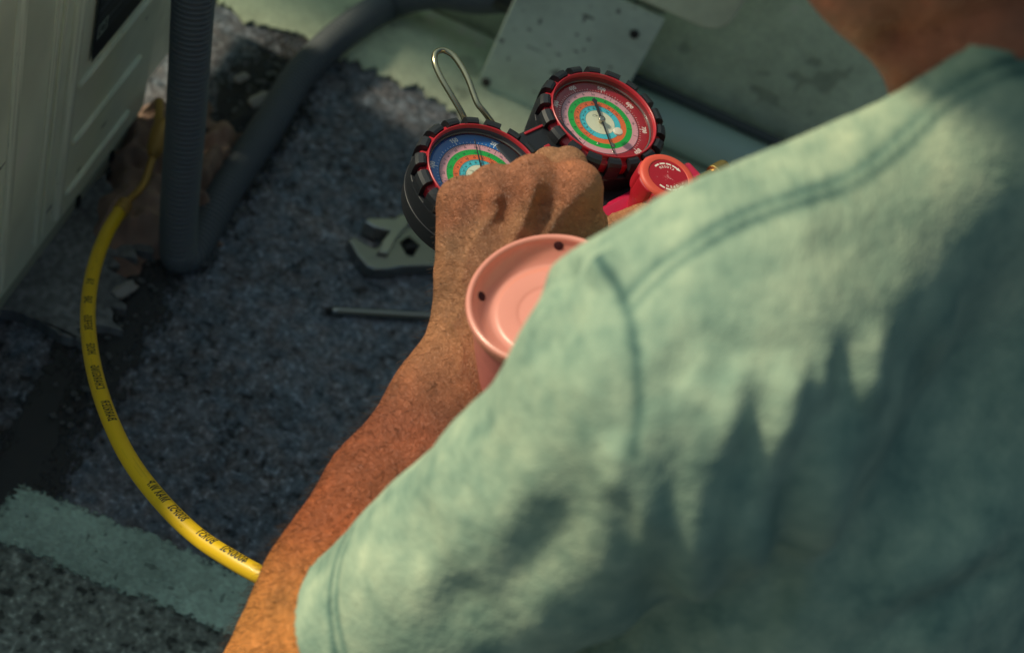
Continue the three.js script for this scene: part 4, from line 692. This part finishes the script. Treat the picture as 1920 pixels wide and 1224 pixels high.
  const folds = SHIRT_FOLDS.map(f => [f[0].map(([x, y]) => march(shirtD, x, y)).filter(Boolean), ...f.slice(1)]).filter(f => f[0].length > 1).map(([pts, amp, w, kind]) => {
    const L = spline(pts).getSpacedPoints(40); const bs = new THREE.Sphere().setFromPoints(L); bs.radius += w * 3; return { L, amp, w, kind: kind || 0, bs };
  });
  const p = gs.attributes.position, n = gs.attributes.normal, col = new Float32Array(p.count * 3), uv = new Float32Array(p.count * 2), q = V();
  const drape = at(1400, 1100, 0.66).sub(at(1480, 640, 0.60)).normalize(), across = drape.clone().cross(F).normalize();
  for (let i = 0; i < p.count; i++) {
    q.fromBufferAttribute(p, i); let d = 0, seam = 0;
    for (const f of folds) {
      if (!f.bs.containsPoint(q)) continue;
      let m = 1e9, mi = 0; for (let k = 0; k < 40; k++) { const A0 = f.L[k], B0 = f.L[k + 1], bx = B0.x - A0.x, by = B0.y - A0.y, bz = B0.z - A0.z, px = q.x - A0.x, py = q.y - A0.y, pz = q.z - A0.z, t = clamp((px * bx + py * by + pz * bz) / (bx * bx + by * by + bz * bz + 1e-12)), e = (px - bx * t) ** 2 + (py - by * t) ** 2 + (pz - bz * t) ** 2; if (e < m) { m = e; mi = k + t; } }
      m = Math.sqrt(m); const end = f.kind === 1 ? 1 : sstep(0, 0.35, mi / 40) * sstep(1, 0.55, mi / 40) , g = Math.exp(-((m / f.w) ** 2)) * (f.kind === 1 ? 1 : Math.max(end, 0.02));
      d += f.amp * g; if (f.kind === 1) seam = Math.max(seam, g);
    }
    const u = q.dot(drape), v = q.dot(across), s0 = V(u * 6.5, v * 36, q.dot(F) * 8);
    d += 0.0060 * fbm3(s0, 1, 2) * sstep(-0.02, 0.10, q.clone().sub(SL).dot(drape)) + 0.0012 * fbm3(q, 34, 2) + 0.0006 * Math.abs(fbm3(q, 60, 2)) + 0.0003 * fbm3(q, 110, 2);
    const w = 0.5 + 0.5 * fbm3(q, 9, 3), fade = fbm3(q, 42, 3);
    const k = Math.max(0.3, 1 + fade * 0.40 + 0.30 * fbm3(q, 130, 2) + 0.10 * noise3(u * 700, v * 1500, 3) + 0.22 * fbm3(s0, 2.2, 2) + 0.16 * w - 0.08 - seam * 0.55);
    col.set([0.290 * Math.pow(k, 1.4) * (1 + w * 0.12), 0.412 * k, 0.292 * Math.pow(k, 0.85) * (1.04 - w * 0.08)], i * 3);
    uv[2 * i] = u * 9; uv[2 * i + 1] = v * 9;
    p.setXYZ(i, q.x + n.getX(i) * d, q.y + n.getY(i) * d, q.z + n.getZ(i) * d);
  }
  gs.setAttribute('color', new THREE.BufferAttribute(col, 3)); gs.setAttribute('uv', new THREE.BufferAttribute(uv, 2)); gs.computeVertexNormals();
  const weave = tex(512, (u, v, o) => { const a = tnoise(u * 160, v * 24, 24, 301) * 0 + tnoise(u * 128, v * 128, 128, 302), c = tnoise(u * 32, v * 32, 32, 303); o[0] = o[1] = o[2] = 0.5 + (a - 0.5) * 0.5 + (c - 0.5) * 0.5; }, false);
  part('shirt', rel(gs), new THREE.MeshPhysicalMaterial({ vertexColors: true, roughness: 0.88, bumpMap: weave, bumpScale: 0.0006, sheen: 0.25, sheenRoughness: 0.6 }), person);
  /* ---- trousers and shoes, kneeling */
  const kn = s => off(hip, s * 0.10, 0.13, 0).setY(0.075), hh = s => off(hip, s * 0.085, 0, 0), an = s => off(hip, s * 0.12, -0.26, 0).setY(0.06);
  const legs = [cap(hh(-1), hh(1), 0.12, 0.12)]; for (const s of [-1, 1]) { legs.push(cap(hh(s), kn(s), 0.10, 0.072)); legs.push(cap(kn(s), an(s), 0.066, 0.050)); }
  const tf = blend(0.04, ...legs), tb = bb([hh(-1), hh(1), kn(-1), kn(1), an(-1), an(1)], 0.15);
  const gt = surfaceNet(tf, tb.min, tb.max, 0.009); { const a = gt.attributes.position; for (let i = 0; i < a.count; i++) { q.fromBufferAttribute(a, i); const d = 0.004 * fbm3(q, 20, 3); a.setXYZ(i, q.x + d, Math.max(0.001, q.y + d), q.z + d); } gt.computeVertexNormals(); }
  part('trousers', rel(gt), mat(lin(0.03, 0.04, 0.06), 0.9), person);
  for (const s of [-1, 1]) { const a = an(s), e = a.clone().addScaledVector(Fm, -0.12).setY(0.045), f = blend(0.02, cap(a.clone().setY(0.055), e, 0.045, 0.042), cap(e, e.clone().addScaledVector(Fm, -0.06), 0.042, 0.036)), sb = bb([a, e], 0.12); part('shoe', rel(surfaceNet(f, sb.min, sb.max, 0.008)), mat(lin(0.02, 0.02, 0.02), 0.6), person); }
}
renderer.render(scene, camera);
